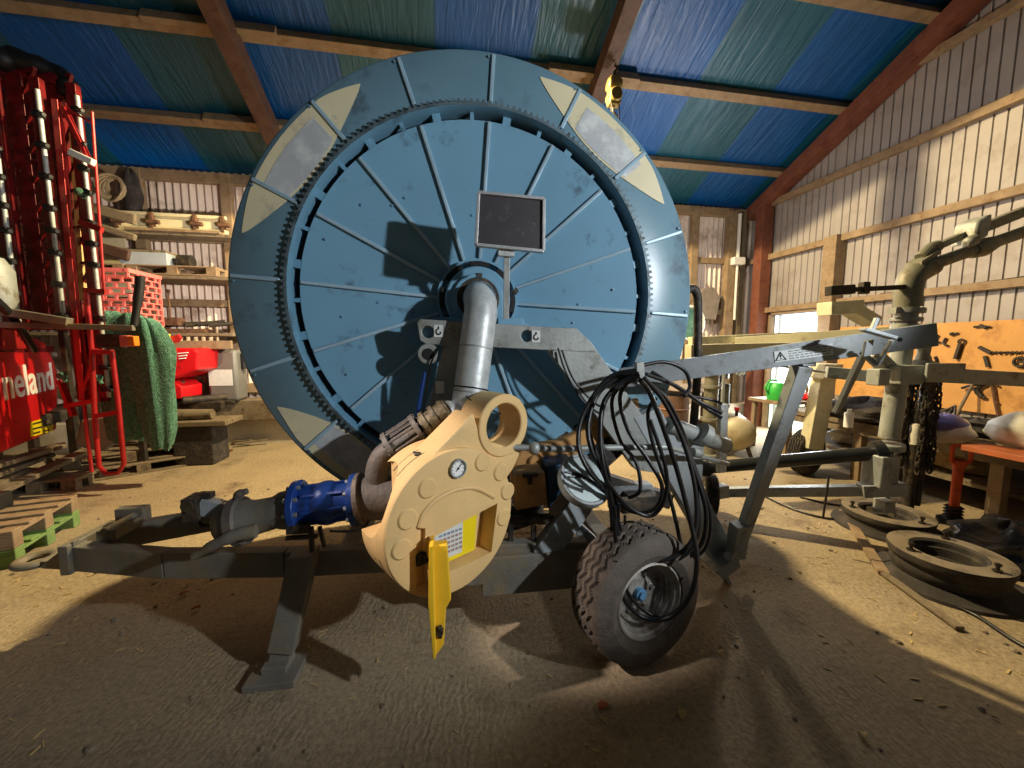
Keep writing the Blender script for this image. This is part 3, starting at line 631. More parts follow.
# ---- drawbar, jack, chassis
zt = .565
def rail(pts, wd, h, name, m='chassis'):
    mb = MB()
    for p, q_ in zip(pts, pts[1:]): mb.bar(p, q_, wd, h)
    return obj(name, mb, m, mach, bev=.006, smooth=False)
rail([mw(-2.36, -.20, .495), mw(-1.75, -.36, .49), mw(-1.1, -.44, .49), mw(-.3, -.46, .475), mw(.62, -.48, .44)], .08, .145, 'drawbar_rail')
rail([mw(-2.32, .0, .495), mw(-1.6, .30, .49), mw(-.9, .46, .475), mw(.7, .50, .44)], .08, .145, 'drawbar_rail')
b = MB(); b.box(mw(-2.33, -.11, .50), (.05, .34, .17), (MU, MV, MZ)); b.box(mw(-2.17, -.11, .60), (.10, .20, .06), (MU, MV, MZ)); b.box(mw(-2.20, .03, .63), (.16, .07, .09), (MU, MV, MZ)); b.cyl(mw(-2.17, -.22, .63), mw(-2.17, .06, .63), .022, n=12); obj('tongue_head', b, 'chassis', mach, bev=.006)
b = MB(); b.rings([[mw(-2.30, v, z) for v, z in ((-.25, .425), (-.25, .60), (-.21, .60), (-.21, .425))], [mw(-2.52, v, z) for v, z in ((-.20, .425), (-.20, .44), (-.16, .44), (-.16, .425))]])
b.bar(mw(-2.30, -.14, .435), mw(-2.56, -.11, .435), .12, .035)
b.lathe([(.045+.03*math.cos(2*PI*i/12)+.03, .022*math.sin(2*PI*i/12)) for i in range(12)], mw(-2.62, -.11, .435), MZ, 28, closed=True); obj('hitch_eye', b, 'chassis', mach, bev=.004)
b = MB(); b.box(mw(-.80, 0, .47), (.10, .95, .10), (MU, MV, MZ)); obj('cross_member', b, 'chassis', mach, bev=.005, smooth=False); b = MB(); b.box(mw(.05, 0, .44), (.12, .95, .12), (MU, MV, MZ)); obj('cross_member', b, 'chassis', mach, bev=.005, smooth=False)
b = MB(); b.bar(mw(-.84, .2, .40), mw(-1.0, .55, .95), .09, .09); obj('cradle_brace', b, 'chassis', mach, bev=.005, smooth=False)
jt = at(304, 556, -.56); jb = mw(-1.09, -.62, .03)
b = MB(); b.bar(jt, jt+(jb-jt)*.86, .125, .11, MV); b.box(jt+MZ*.0, (.12, .13, .05), (MU, MV, MZ)); jk = obj('jack_leg', b, 'chassis', mach, bev=.005, smooth=False)
b = MB(); b.bar(jt+(jb-jt)*.8, jb, .10, .085, MV); obj('inner_tube', b, 'chassis', jk, bev=.004, smooth=False)
b = MB(); b.box(mw(-1.09, -.66, .017), (.24, .20, .034), (MU, MV, MZ)); b.box(mw(-1.09, -.64, .05), (.12, .12, .04), (MU, MV, MZ)); obj('jack_foot', b, 'chassis', jk, bev=.004, smooth=False)
# chassis under the reel with turntable frame, plates and step
b = MB(); b.box(mw(.20, -.50, .40), (.70, .10, .16), (MU, MV, MZ)); b.box(mw(.28, -.52, .29), (.60, .06, .09), (MU, MV, MZ)); b.cyl(mw(.36, -.553, .42), mw(.36, -.54, .42), .05, n=20); obj('chassis_beam', b, 'chassis', mach, bev=.006, smooth=False)
b = MB()
for u in (.02, .16, .30): b.bar(mw(u, -.46, .46), mw(u, -.46, .64), .03, .03)
b.bar(mw(-.1, -.46, .65), mw(.42, -.46, .65), .05, .05); b.bar(mw(-.1, .4, .65), mw(.42, .4, .65), .05, .05); b.lathe([(.30, .0), (.36, .0), (.36, .07), (.30, .07)], mw(.1, 0, .53), MZ, 48, closed=True); obj('turntable', b, 'dark', mach, bev=.003, smooth=False)
b = MB(); b.box(mw(.08, -.10, .60), (.55, .50, .08), (MU, MV, MZ)); obj('base_plate', b, 'dark', mach, bev=.004, smooth=False)
# tan housing behind the cover
b = MB(); b.slab([at(x, y, -.20) for x, y in ((513, 466), (520, 449), (560, 441), (584, 430), (608, 410), (640, 398), (640, 428), (604, 440), (576, 460), (556, 478), (514, 482))], MV*.14); tg = obj('reel_guard', b, 'tan', mach, bev=.02, smooth=False)
b = MB(); c = at(537, 463, -.21); b.lathe([(.001, .014), (.05, .014), (.06, .004), (.06, -.01)], c, -MV, 28); obj('boss', b, 'tan', tg)
b = MB(); b.slab([at(x, y, -.44) for x, y in ((514, 476), (545, 472), (548, 505), (516, 511))], MV*.2); bx = obj('gear_box', b, 'tan', mach, bev=.01, smooth=False)
b = MB(); c = at(530, 475, -.46); b.box(c, (.09, .03, .02), (MU, MV, MZ)); b.box(c-MZ*.03, (.025, .03, .05), (MU, MV, MZ)); obj('bracket', b, 'dark', bx)
b = MB(); b.slab([at(x, y, -.40) for x, y in ((547, 466), (575, 462), (572, 500), (550, 512))], MV*.2); obj('blue_bracket', b, mat('dark_blue_bracket', (40, 66, 92), .5), mach, bev=.01, smooth=False)
b = MB(); b.tube([at(508, 447, -.62), at(560, 449, -.62), at(640, 447, -.62), at(668, 447, -.62)], .018, 10); b.ball(at(534, 448, -.62), .036, 8); obj('steering_rod', b, 'galv_grey', mach)
b = MB(); b.bar(at(541, 556, -.50), at(582, 500, -.46), .15, .08, MV); obj('axle_strut', b, 'frame', mach, bev=.006, smooth=False)
b = MB(); b.bar(at(552, 514, -.48), at(572, 486, -.5), .05, .05, MV); obj('axle_strut', b, 'chassis', mach, bev=.006, smooth=False)
b = MB(); b.bar(at(570, 520, -.3), at(600, 548, -.42), .07, .06, MV); b.bar(at(552, 556, -.4), at(600, 553, -.4), .06, .05); obj('axle_strut', b, 'frame', mach, bev=.006, smooth=False)
c = at(585, 480, -.68); ax = (CAM-c).normalized()*.80+RT*.40+V((0, 0, .44)); ax.normalize()
b = MB(); b.lathe([(.001, .012), (.126, .012), (.134, .022), (.146, .022), (.152, 0), (.150, -.03), (.135, -.05), (.001, -.05)], c, ax, 48); dc = obj('round_cover', b, 'frame', mach)
b = MB(); b.cyl(c+ax*.012, c+ax*.016, .127, n=44); b.cyl(c+ax*.016, c+ax*.022, .012, n=12); obj('face_disc', b, 'lens', dc)
b = MB(); x, y, z = basis(ax); b.tube([c+ax*.02+x*p+y*q_ for p, q_ in ((-.11, .05), (-.04, .03), (.03, -.02), (.10, -.06))], .006, 6, smooth=4); b.tube([c+ax*.02+x*p+y*q_ for p, q_ in ((-.10, .02), (-.02, .01), (.05, -.05), (.08, -.09))], .006, 6, smooth=4); obj('cord', b, 'hose', dc)
# axle and wheels
b = MB(); b.bar(mw(.84, -.62, .36), mw(.80, 1.25, .36), .11, .11); b.bar(mw(.55, -.48, .42), mw(.86, -.52, .36), .14, .12); b.bar(mw(.55, .50, .42), mw(.84, .95, .36), .14, .12); b.cyl(mw(.80, -.78, .355), mw(.82, -.58, .36), .05, n=16); obj('axle', b, 'chassis', mach, bev=.005, smooth=False)
def make_wheel(c, Rw, wd, ax, treads, rimR, parent, hole=True, tm='tyre'):
    ax = V(ax).normalized(); x, y, z = basis(ax); na, nw = 192, 60; mb = MB(); h = wd/2
    prof = [(rimR, -h*.72), (rimR+.012, -h*.90), (Rw*.72, -h*1.02), (Rw*.86, -h*.98)]
    prof += [(Rw*(.955+.045*math.cos(PI*.5*abs(-1+2*i/nw)**3)), -h*.84+2*h*.84*i/nw) for i in range(nw+1)]
    prof += [(Rw*.86, h*.98), (Rw*.72, h*1.02), (rimR+.012, h*.90), (rimR, h*.72)]
    loops = []
    for r, t in prof:
        lp = []
        for i in range(na):
            a = 2*PI*i/na; rr = r
            if r > Rw*.93:
                zz = .11*h*(abs((i*26/na) % 1-.5)*4-1)
                for g_ in (-.62, -.21, .21, .62):
                    if abs(t-g_*h*.84-zz) < h*.058: rr = r-.018
            lp.append(c+ax*t+(x*math.cos(a)+y*math.sin(a))*rr)
        loops.append(lp)
    loops.append([c+ax*h*.60+(x*math.cos(2*PI*i/na)+y*math.sin(2*PI*i/na))*(rimR-.01) for i in range(na)])
    loops.append([c-ax*h*.60+(x*math.cos(2*PI*i/na)+y*math.sin(2*PI*i/na))*(rimR-.01) for i in range(na)])
    mb.rings(loops, closed=True); ty = obj('tyre', mb, tm, parent, angle=24)
    mb = MB(); s = rimR/.21
    mb.lathe([(.212*s, h*.86), (.204*s, h*.88), (.196*s, h*.74), (.186*s, h*.70), (.184*s, h*.52), (.176*s, h*.50), (.174*s, h*.32), (.164*s, h*.30), (.160*s, h*.08), (.13*s, h*.02), (.085*s, h*.02), (.075*s, h*.14), (.04*s, h*.16), (.001, h*.16),
              (.001, -h*.1), (.13*s, -h*.1), (.17*s, -h*.3), (.20*s, -h*.72), (.21*s, -h*.86), (.218*s, -h*.86), (.218*s, h*.80)], c, ax, 56, closed=True)
    rm = obj('wheel_rim', mb, 'rim', parent, angle=30)
    mb = MB(); mb.cyl(c+ax*h*.14, c+ax*h*.36, .034*s, n=18); mb.cyl(c+ax*h*.35, c+ax*h*.46, .024*s, n=6); obj('hub_nut', mb, 'blue_cap', rm)
    for i in range(6): a = 2*PI*i/6; p = c+(x*math.cos(a)+y*math.sin(a))*.108*s; mb = MB(); mb.cyl(p, p+ax*h*.16, .012*s, n=6); obj('wheel_nut', mb, 'bolt', rm)
    return ty
make_wheel(mw(.81, -.775, .359), .357, .27, -MV+MU*.26+MZ*.03, True, .205, mach)
make_wheel(mw(.80, 1.42, .352), .350, .27, MV, True, .200, mach)

# ---- stabiliser, lift beam and its struts
SV = -.30
slabv('stabiliser_leg', [(634, 418), (660, 408), (738, 556), (722, 574)], SV, .10, 'frame')
b = MB(); b.slab([at(x, y, SV-.10) for x, y in ((716, 572), (738, 556), (741, 567), (724, 580))], MV*.24); b.bar(at(724, 574, SV+.02), at(729, 585, SV+.02), .05, .03); obj('stabiliser_foot', b, 'frame', mach, bev=.004, smooth=False)
slabv('side_plate', [(655, 442), (692, 428), (704, 446), (702, 488), (690, 502), (662, 462)], SV+.06, .05, 'frame')
slabv('side_plate', [(610, 486), (652, 484), (660, 500), (656, 514), (612, 512)], SV+.05, .08, 'frame')
b = MB(); b.cyl(at(668, 424, SV), at(726, 446, SV+.1), .055, n=20); b.cyl(at(700, 432, SV), at(706, 436, SV), .075, n=20); b.cyl(at(668, 447, -.5), at(728, 464, -.2), .016, n=10); b.cyl(at(692, 452, -.45), at(700, 453, -.43), .03, n=12); obj('lift_cylinder', b, 'galv_grey', mach)
b = MB(); b.bar(at(723, 404, -.1), at(721, 472, -.1), .06, .04); 
for i in range(7): c = at(722.5, 410+i*9, -.12); b.cyl(c-MV*.004, c+MV*.01, .012, n=8)
obj('rack_bar', b, 'galv', mach, bev=.002)
b = MB(); b.bar(at(590, 470, -.2), at(640, 420, -.2), .12, .08, MV); b.bar(at(604, 480, -.2), at(668, 500, -.2), .10, .10); b.box(at(640, 500, -.3), (.20, .14, .10), (MU, MV, MZ)); b.box(at(628, 505, -.4), (.12, .1, .07), (MU, MV, MZ)); b.cyl(at(625, 515, -.4), at(625, 528, -.4), .01, n=8); obj('lift_frame', b, 'dark', mach, bev=.005, smooth=False)
LB0, LB1 = at(621, 378, -.27), at(934, 334.5, -.86)
b = MB(); b.bar(LB0, LB1, .055, .128); d_ = (LB1-LB0).normalized(); c = LB1-d_*.12
lb = obj('lift_beam', b, 'frame', mach, bev=.004, smooth=False)
x, y, z = basis(d_); x = x if x.dot(MV) < 0 else -x
b = MB(); p = LB1-d_*.175; b.cyl(p+x*.027, p+x*.0295, .012, n=12); obj('bolt_hole', b, 'void', lb)  # thin black disc on the beam, painted shade of a bolt hole
s0, s1 = at(772, 354, -.55), at(824, 347, -.65); ctr = LB0+d_*((s0+s1)/2-LB0).dot(d_)+x*.029
b = MB(); b.box(ctr, (.30, .064, .003), (d_, y, x)); st = obj('warning_sticker', b, 'sticker', lb, smooth=False)
b = MB(); c = ctr-d_*.118+x*.003
b.tube([c+d_*p+y*q_ for p, q_ in ((-.026, -.022), (.026, -.022), (0, .024))], .004, 6, closed=True); b.bar(c+y*.01, c-y*.006, .005, .003, x); b.box(c-y*.013, (.005, .005, .003), (d_, y, x)); obj('warning_sign', b, 'ink', st, smooth=False)
b = MB(); rg = random.Random(5)
for j in range(4):
    t_ = -.075
    while t_ < .13:
        ln = rg.uniform(.012, .03); b.box(ctr+d_*(t_+ln/2)+y*(.022-j*.014)+x*.002, (ln, .006, .002), (d_, y, x)); t_ += ln+.008
obj('small_print', b, 'grey_ink', st, smooth=False)
b = MB(); b.bar(at(802, 366, -.62), at(736, 552, -.34), .10, .07, MV, .075, .06); b.box(at(804, 362, -.62), (.09, .08, .05), (MU, MV, MZ)); stt = obj('support_strut', b, 'frame', mach, bev=.005, smooth=False)
b = MB(); b.bar(at(740, 524, -.40), at(735, 556, -.36), .10, .085, MV); c = at(737, 540, -.42); b.cyl(c, c+MV*.02, .014, n=10); b.cyl(at(728, 556, -.40), at(742, 552, -.26), .03, n=12); obj('strut_clevis', b, 'frame', stt, bev=.004, smooth=False)
b = MB(); b.bar(at(836, 412, -.45), at(868, 344, -.72), .035, .03, MV, .05, .03); b.bar(at(862, 329, -.88), at(894, 338, -.92), .05, .018); b.bar(at(892, 340, -.90), at(877, 365, -.82), .020, .02, MV); b.bar(at(877, 365, -.82), at(861, 352, -.78), .022, .02, MV); b.bar(at(869, 340, -.86), at(866, 356, -.84), .05, .016, MV); b.bar(at(871, 332, -.9), at(877, 318, -.9), .02, .02); obj('latch_arm', b, 'frame', mach, bev=.004, smooth=False)
b = MB(); b.tube([at(x, y, .02) for x, y in ((684, 294), (690, 289), (696, 292), (698, 310), (697, 380), (692, 440))], .03, 12, smooth=5); obj('hoop_rail', b, 'dark', mach)
# ---- hoses looped over their bracket
b = MB(); b.bar(at(639, 362, -.72), at(640, 384, -.72), .045, .03, MV); b.bar(at(639, 372, -.70), at(639, 376, -.33), .03, .03); obj('hose_bracket', b, 'galv_grey', mach, bev=.003)
HS = [
 (.014, -.72, [(638, 372), (618, 378), (598, 394), (588, 424), (592, 452), (606, 480), (612, 520), (613, 570), (611, 606)]),
 (.014, -.75, [(640, 376), (622, 382), (604, 402), (600, 436), (604, 470), (612, 505), (617, 556), (617, 606)]),
 (.012, -.78, [(636, 370), (608, 378), (584, 412), (578, 444), (588, 470), (602, 486)]),
 (.014, -.80, [(642, 380), (660, 396), (678, 428), (694, 470), (706, 512), (700, 546), (676, 562), (646, 564), (622, 546), (614, 518)]),
 (.013, -.84, [(644, 378), (664, 402), (684, 444), (696, 496), (692, 540), (664, 560), (634, 552), (618, 532), (614, 505)]),
 (.014, -.92, [(616, 560), (620, 592), (640, 616), (668, 618), (690, 596), (697, 560), (690, 520), (674, 460), (652, 398), (640, 380)]),
 (.012, -.86, [(614, 520), (618, 560), (630, 596), (660, 618), (688, 600), (696, 575)]),
 (.013, -.70, [(634, 376), (620, 396), (628, 430), (648, 460), (662, 486), (656, 508), (634, 512), (616, 500)]),
 (.012, -.66, [(630, 378), (612, 400), (620, 440), (636, 462), (640, 490), (628, 498)]),
 (.013, -.60, [(640, 366), (664, 362), (684, 370), (690, 386), (684, 396)]),
 (.014, -.50, [(646, 374), (676, 386), (700, 402), (722, 413)]),
 (.013, -.45, [(652, 372), (684, 392), (706, 408), (722, 418)]),
 (.011, -.40, [(664, 394), (690, 396), (712, 400), (722, 404)]),
 (.012, -.76, [(656, 398), (648, 412), (652, 440), (668, 490), (680, 540), (684, 566)]),
 (.012, -.82, [(606, 480), (626, 505), (650, 516), (664, 500), (666, 470), (650, 420)]),
]
HS += [(r*.8, v+.03, [(x+3+2*math.sin(i*1.7), y+3*math.cos(i*1.3)) for i, (x, y) in enumerate(px)]) for r, v, px in HS[:5]]
for r, v, px in HS:
    r *= .88
    b = MB(); n_ = len(px)
    b.tube([at(x, y, v+.05*math.sin(i*1.1)) for i, (x, y) in enumerate(px)], r, 10, smooth=8); obj('hydraulic_hose', b, 'hose', mach, angle=60)
for px in ([(558, 348), (566, 372), (582, 400), (600, 414)], [(562, 350), (574, 380), (596, 404), (606, 406)]):
    b = MB(); b.tube([at(x, y, BV-.03-.03*i) for i, (x, y) in enumerate(px)], .007, 8, smooth=6); obj('electric_cable', b, 'hose', mach, angle=60)
for x in (611, 617):
    b = MB(); p = at(x, 598, -.72); b.cyl(p, p-MZ*.05, .018, n=6); b.cyl(p-MZ*.05, p-MZ*.085, .013, n=12); obj('hose_fitting', b, 'cast', mach)
# ------------------------------------------------------------------ the sprinkler cart with its gun boom
RB = at(884, 496, 0.0)
cart = thing('sprinkler_cart', 'grey green irrigation cart with upright riser and pipe boom, parked beside the workbench', 'sprinkler cart', V((RB.x, RB.y, 0)))
def cpart(name, mb, m, p=None, **k): return obj(name, mb, m, p or cart, **k)
b = MB(); b.bar(at(700, 492, .75), at(872, 490, .02), .085, .085); b.bar(at(860, 490, .03), at(903, 488, -.08), .11, .10); cpart('lower_beam', b, 'frame', bev=.004, smooth=False)
b = MB(); p, q_ = at(704, 468, .65), at(876, 453, .03); b.cyl(p, q_, .058, n=24); d_ = (q_-p).normalized(); b.cyl(q_-d_*.02, q_+d_*.05, .10, n=24); b.cyl(p-d_*.03, p+d_*.05, .08, n=20); cpart('supply_pipe', b, 'blackpipe', angle=40)
b = MB(); b.box(at(880, 470, .0)+MZ*.0, (.17, .17, .27), (MU, MV, MZ)); b.cyl(at(889, 450, .0), at(889.5, 443, .0), .10, n=24); cpart('riser_socket', b, 'frame', bev=.012)
b = MB(); b.box(at(884, 505, .0), (.10, .10, .10), (MU, MV, MZ)); b.bar(at(884, 510, 0), at(870, 509, 0), .06, .03); b.bar(at(890, 505, -.02), at(893, 516, -.02), .05, .03); cpart('foot_bracket', b, 'cart', bev=.005)
r0, r1 = at(889, 438, .0), at(908, 306, .0)
b = MB(); b.cyl(r0, r1, .069, n=28); rs = cpart('riser_pipe', b, 'cart')
b = MB(); d_ = (r1-r0).normalized()
for f, rr, hh in ((.965, .108, .018), (.90, .10, .014), (.84, .088, .03)): c = r0+(r1-r0)*f; b.cyl(c-d_*hh, c+d_*hh, rr, n=28)
b.box(r0+(r1-r0)*.965+MU*-.12, (.05, .06, .05), (MU, MV, MZ)); cpart('swivel_collar', b, 'galv_grey', rs, angle=30)
b = MB(); b.box(at(897, 374, -.03), (.21, .22, .15), (MU, MV, MZ)); b.bar(at(870, 352, .0), at(892, 372, .0), .10, .09); b.box(at(878, 377, -.08), (.10, .10, .13), (MU, MV, MZ)); cpart('clamp_bracket', b, 'cart', bev=.008, smooth=False)
b = MB(); b.tube([r1-MZ*.01, at(908.5, 288, 0), at(914, 275, 0), at(930, 265, 0)], .088, 24, smooth=6); b.box(at(922, 264, 0)+MZ*.04, (.20, .12, .04), ((at(940, 252, 0)-at(905, 275, 0)).normalized(), MV, MZ)); cpart('gun_elbow', b, 'gun', angle=50)
b = MB(); b.cyl(at(928, 266, 0), at(1085, 210, .0), .048, n=20); b.tube([at(972, 251, 0), at(982, 247.5, 0), at(993, 243, 0)], [.06, .075, .055], 16); lp = cpart('gun_pipe', b, 'gun')
b = MB(); b.tube([at(921, 258, 0), at(930, 249, 0), at(938, 246, 0)], .045, 14, smooth=4); b.bar(at(936, 247, 0), at(966, 234, 0), .06, .05); b.bar(at(980, 229, 0), at(1085, 187, 0), .07, .075); cpart('balance_arm', b, 'gun', bev=.004, smooth=False)
b = MB(); b.box(at(971, 231, -.02), (.14, .16, .18), ((at(1000, 218, 0)-at(950, 242, 0)).normalized(), MV, (at(972, 210, 0)-at(966, 240, 0)).normalized())); b.cyl(at(966, 244, -.1), at(976, 238, -.1), .04, n=12); cpart('balance_weight', b, 'cart', bev=.02)
b = MB(); b.bar(at(828, 291, -.02), at(905, 287, -.02), .04, .035); b.bar(at(828, 291, -.02), at(852, 289.5, -.02), .06, .07); b.box(at(864, 288, -.02), (.06, .05, .09), (MU, MV, MZ)); cpart('trip_lever', b, 'dark', bev=.004, smooth=False)
b = MB(); b.bar(at(920, 374, -.12), at(1090, 383, -.12), .10, .115); b.bar(at(926, 371, -.19), at(964, 371, -.19), .02, .12); cpart('side_boom', b, 'cart', bev=.005, smooth=False)
b = MB(); b.bar(at(688, 352, 1.3), at(806, 349, 1.3), .12, .16); b.bar(at(735, 343, 1.9), at(890, 333, 1.0), .12, .14); b.bar(at(690, 341, 2.0), at(812, 335, 2.0), .10, .10); cpart('top_beam', b, 'cart_pale', bev=.004, smooth=False)
b = MB(); b.bar(at(824, 309, .7), at(856, 307, .7), .16, .125); b.bar(at(850, 309, .74), at(872, 322, .74), .16, .10); cpart('carry_block', b, 'cart_pale', bev=.004, smooth=False)
b = MB(); b.bar(at(826, 372, .4), at(890, 378, .15), .10, .10); b.bar(at(780, 366, .6), at(830, 373, .4), .02, .02); cpart('tie_bar', b, 'cart', bev=.004, smooth=False)
b = MB(); b.bar(deep(826, 366, 4.1), deep(811, 448, 4.1), .22, .14, MV); b.box(deep(826, 371, 4.05), (.26, .2, .18), (MU, MV, MZ)); cpart('wheel_post', b, 'cart_pale', bev=.006, smooth=False)
cw = deep(806, 457, 4.22); Rc = cw.z
make_wheel(V((cw.x, cw.y, .30)), .30, .18, V((.25, -1, 0)), True, .17, cart, tm='tyre_dark')
sw = at(710, 494, .70); make_wheel(V((sw.x, sw.y, max(.2, sw.z))), .20, .12, V((.9, -.5, 0)), True, .11, cart, tm='tyre_dark')
b = MB(); b.bar(at(712, 492, .6), at(726, 490, .6), .10, .12); cpart('wheel_fork', b, 'frame', bev=.005, smooth=False)
b = MB(); p = at(829, 476, -.02); g0 = at(823, 518, -.02); b.cyl(p, g0, .008, n=8); cpart('marker_rod', b, 'ink')

# ------------------------------------------------------------------ standing wheels rings on the floor at the right
def steel_ring(name, c, Ro, h, label, seed):
    t = thing(name, label, 'wheel ring', c, 'steel wheel rings on the floor')
    mb = MB(); ri = Ro*.56
    mb.lathe([(Ro*.99, h), (Ro, h-.02), (Ro*.985, h-.045), (Ro*.93, h-.055), (Ro*.915, h-.08), (Ro*.94, h-.10), (Ro*.93, h-.13), (Ro*.88, .06), (Ro*1.02, .035), (Ro*1.20, .022), (Ro*1.22, .0), (ri*.95, .0), (ri*.80, .05), (ri*.74, .06), (ri*.82, h*.5), (ri*.90, h*.52), (ri*.93, h-.05), (ri*1.0, h-.04), (ri*1.02, h-.008), (ri*1.1, h+.004)], c, MZ, 72, closed=True)
    obj('ring', mb, 'tyre_dark', t, angle=28); mb = MB(); mb.lathe([(Ro*.985, h+.001), (Ro*.995, h+.004), (ri*1.12, h+.007), (ri*1.12, h+.003)], c, MZ, 72, closed=True); obj('dusty_flange', mb, 'tyre_ring', t)
    mb = MB(); mb.lathe([(ri*.35, .07), (ri*.84, .075), (ri*.84, .10), (ri*.35, .095)], c, MZ, 40, closed=True); obj('disc', mb, 'dark', t)
    rg = random.Random(seed)
    for i in range(3):
        a = R(40+rg.uniform(-10, 10)+i*118); p = c+V((math.cos(a), math.sin(a), 0))*Ro*.80+MZ*h; mb = MB()
        mb.cyl(p-MZ*.01, p+MZ*.018, .024, n=6); mb.cyl(p, p+MZ*.065, .010, n=10); mb.cyl(p+MZ*.045, p+MZ*.06, .018, n=6); obj('bolt', mb, 'steel_tool', t)
    return t
M['tyre_ring'] = mat('dusty_dark_ring', (122, 110, 92), 0.85, 0.0, 0.18, 5, 0.15, 60, (70, 64, 58), 0.35, 4)
steel_ring('wheel_ring', V((4.05, 2.80, 0)), .325, .15, 'dusty dark wheel ring lying flat under the foot of the riser', 4)
steel_ring('wheel_ring', V((3.53, 2.04, 0)), .318, .225, 'dusty dark wheel ring with wide dished base, lying in front of the other one', 8)
b = MB(); p, q_ = flat(843, 512, .01), flat(884, 575, .01); b.bar(p+MZ*.012, q_+MZ*.012, .07, .025); tag(obj('plank', b, 'wood', loc=p, bev=.003, smooth=False), 'thin pale wooden plank on the floor along the wheel rings', 'plank')
b = MB(); p, q_ = flat(884, 575, .01), flat(960, 630, .01); b.bar(p+MZ*.012, q_+MZ*.012, .05, .02); tag(obj('plank', b, 'wood_grey', loc=p, bev=.003, smooth=False), 'dark narrow wooden batten on the floor in front of the front wheel ring', 'plank')
def cord(px, r, label, z=.012, m='hose', name='cable', cat='cable', sm=8):
    mb = MB(); pts = [flat(x, y, z) for x, y in px]; mb.tube(pts, r, 8, smooth=sm); return tag(obj(name, mb, m, loc=pts[0], angle=60), label, cat)
cord([(764, 496), (790, 508), (820, 517), (845, 520)], .010, 'dark cable on the lit floor running to the wheel rings')
cord([(800, 497), (825, 503), (845, 506)], .010, 'short dark cable on the floor just behind the longer cable')
cord([(940, 600), (975, 615), (1010, 638), (1040, 655)], .012, 'dark cable on the floor in front of the wheel rings at the right edge')
# black sacks in the right corner
def lump(name, c, sx, sy, sz, m, label, cat, seed, jit=.25, n=14, group=None, parent=None):
    rg = random.Random(seed); mb = MB(); c = V(c); ph = [rg.uniform(0, 6.28) for _ in range(6)]
    lo = []
    for i in range(n+1):
        t = PI*i/n; lp = []
        for j in range(2*n):
            a = PI*j/n; k_ = 1+jit*(.5*math.sin(3*a+ph[0]+2*t)+.35*math.sin(5*a+ph[1]-3*t)+.3*math.sin(7*t+ph[2]+a)+.25*(rg.random()-.5))
            s_ = max(math.sin(t), .002); z = -math.cos(t); z = max(z, -.75)
            lp.append(c+V((s_*math.cos(a)*sx*k_, s_*math.sin(a)*sy*k_, (z+.75)*sz/1.75*(1+jit*.4*math.sin(4*a+ph[3]) if z > 0 else 1))))
        lo.append(lp)
    mb.rings(lo)
    if parent: return obj(name, mb, m, parent, angle=70)
    return tag(obj(name, mb, m, loc=c, angle=70), label, cat, group)
M['film'] = mat('black_plastic_film', (34, 33, 34), 0.3, 0, 0.3, 8, 0.6, 14)
lump('plastic_sack', flat(1005, 560), .42, .30, .30, 'film', 'crumpled black plastic sheet on the floor behind the front wheel ring', 'plastic sheet', 3, .3)

# ------------------------------------------------------------------ workbench along the right wall
BZ, BX0 = .75, 5.02
wb = thing('workbench', 'long rough wooden workbench along the white wall under the tool board', 'workbench', V((5.7, 3.2, 0)))
b = MB(); b.box((5.75, 3.05, BZ-.03), (1.45, 4.0, .06)); obj('benchtop', b, 'wood_grey', wb, bev=.006, smooth=False)
b = MB(); b.box((BX0+.06, 3.05, BZ-.11), (.06, 4.0, .10)); obj('apron', b, 'wood_grey', wb, bev=.005, smooth=False)
for y in (1.3, 2.66, 3.9, 4.95): b = MB(); b.box((BX0+.10, y, (BZ-.06)/2), (.10, .10, BZ-.06)); obj('leg', b, 'wood', wb, bev=.005, smooth=False)
b = MB(); b.box((5.8, 3.05, .30), (1.2, 3.9, .04)); obj('lower_shelf', b, 'wood_grey', wb, smooth=False)
b = MB(); b.box((RX-.065, 3.02, 1.43), (.03, 4.75, 1.12)); tb = tag(obj('tool_board', b, 'ply', loc=(RX-.065, 3.0, .87), bev=.003, smooth=False), 'orange plywood tool board fixed to the white wall above the workbench', 'tool board')
TX = RX-.085
def tp(x, y, dx=0): return side(x, y, TX-dx)
def tool(name, mb, m, label, cat, p): return tag(obj(name, mb, m, loc=p, bev=.0), label, cat, 'tools hung on the plywood board')
TY = V((0, 1, 0)); NX = V((-1, 0, 0))
b = MB(); p, q_ = tp(979, 347, .02), tp(991, 353, .02); b.bar(p, q_, .03, .035); c = tp(1040, 353, .02); pts = [q_+(c-q_)*i/40 for i in range(41)]
b.tube([p_+V((0, .016*math.cos(i*1.5), .016*math.sin(i*1.5))) for i, p_ in enumerate(pts)], .010, 6); tool('auger_bit', b, 'steel_tool', 'long twisted auger bit hung level on the plywood board', 'auger', p)
b = MB(); p, q_ = tp(961, 344, .02), tp(956, 359, .02); b.bar(p, q_, .03, .06, NX); b.lathe([(.03+.01*math.cos(t*PI/3), .01*math.sin(t*PI/3)) for t in range(6)], p+MZ*.03, NX, 16, closed=True); tool('padlock', b, 'steel_tool', 'dark padlock shaped tool hung alone on the plywood board', 'tool', p)
b = MB(); b.bar(tp(985, 356, .02), tp(988, 367, .02), .025, .03); tool('chisel', b, 'steel_tool', 'short dark chisel hung straight down below the auger bit', 'chisel', tp(985, 356))
b = MB(); p = tp(978, 384, .03); b.tube([tp(988, 382, .03), tp(977, 389, .03), tp(981, 396, .03), tp(985, 398, .03)], [.02, .03, .025, .018], 8, smooth=4); tool('pipe_wrench', b, 'steel_tool', 'bent dark gripping tool hung left of the pickaxe head', 'wrench', p)
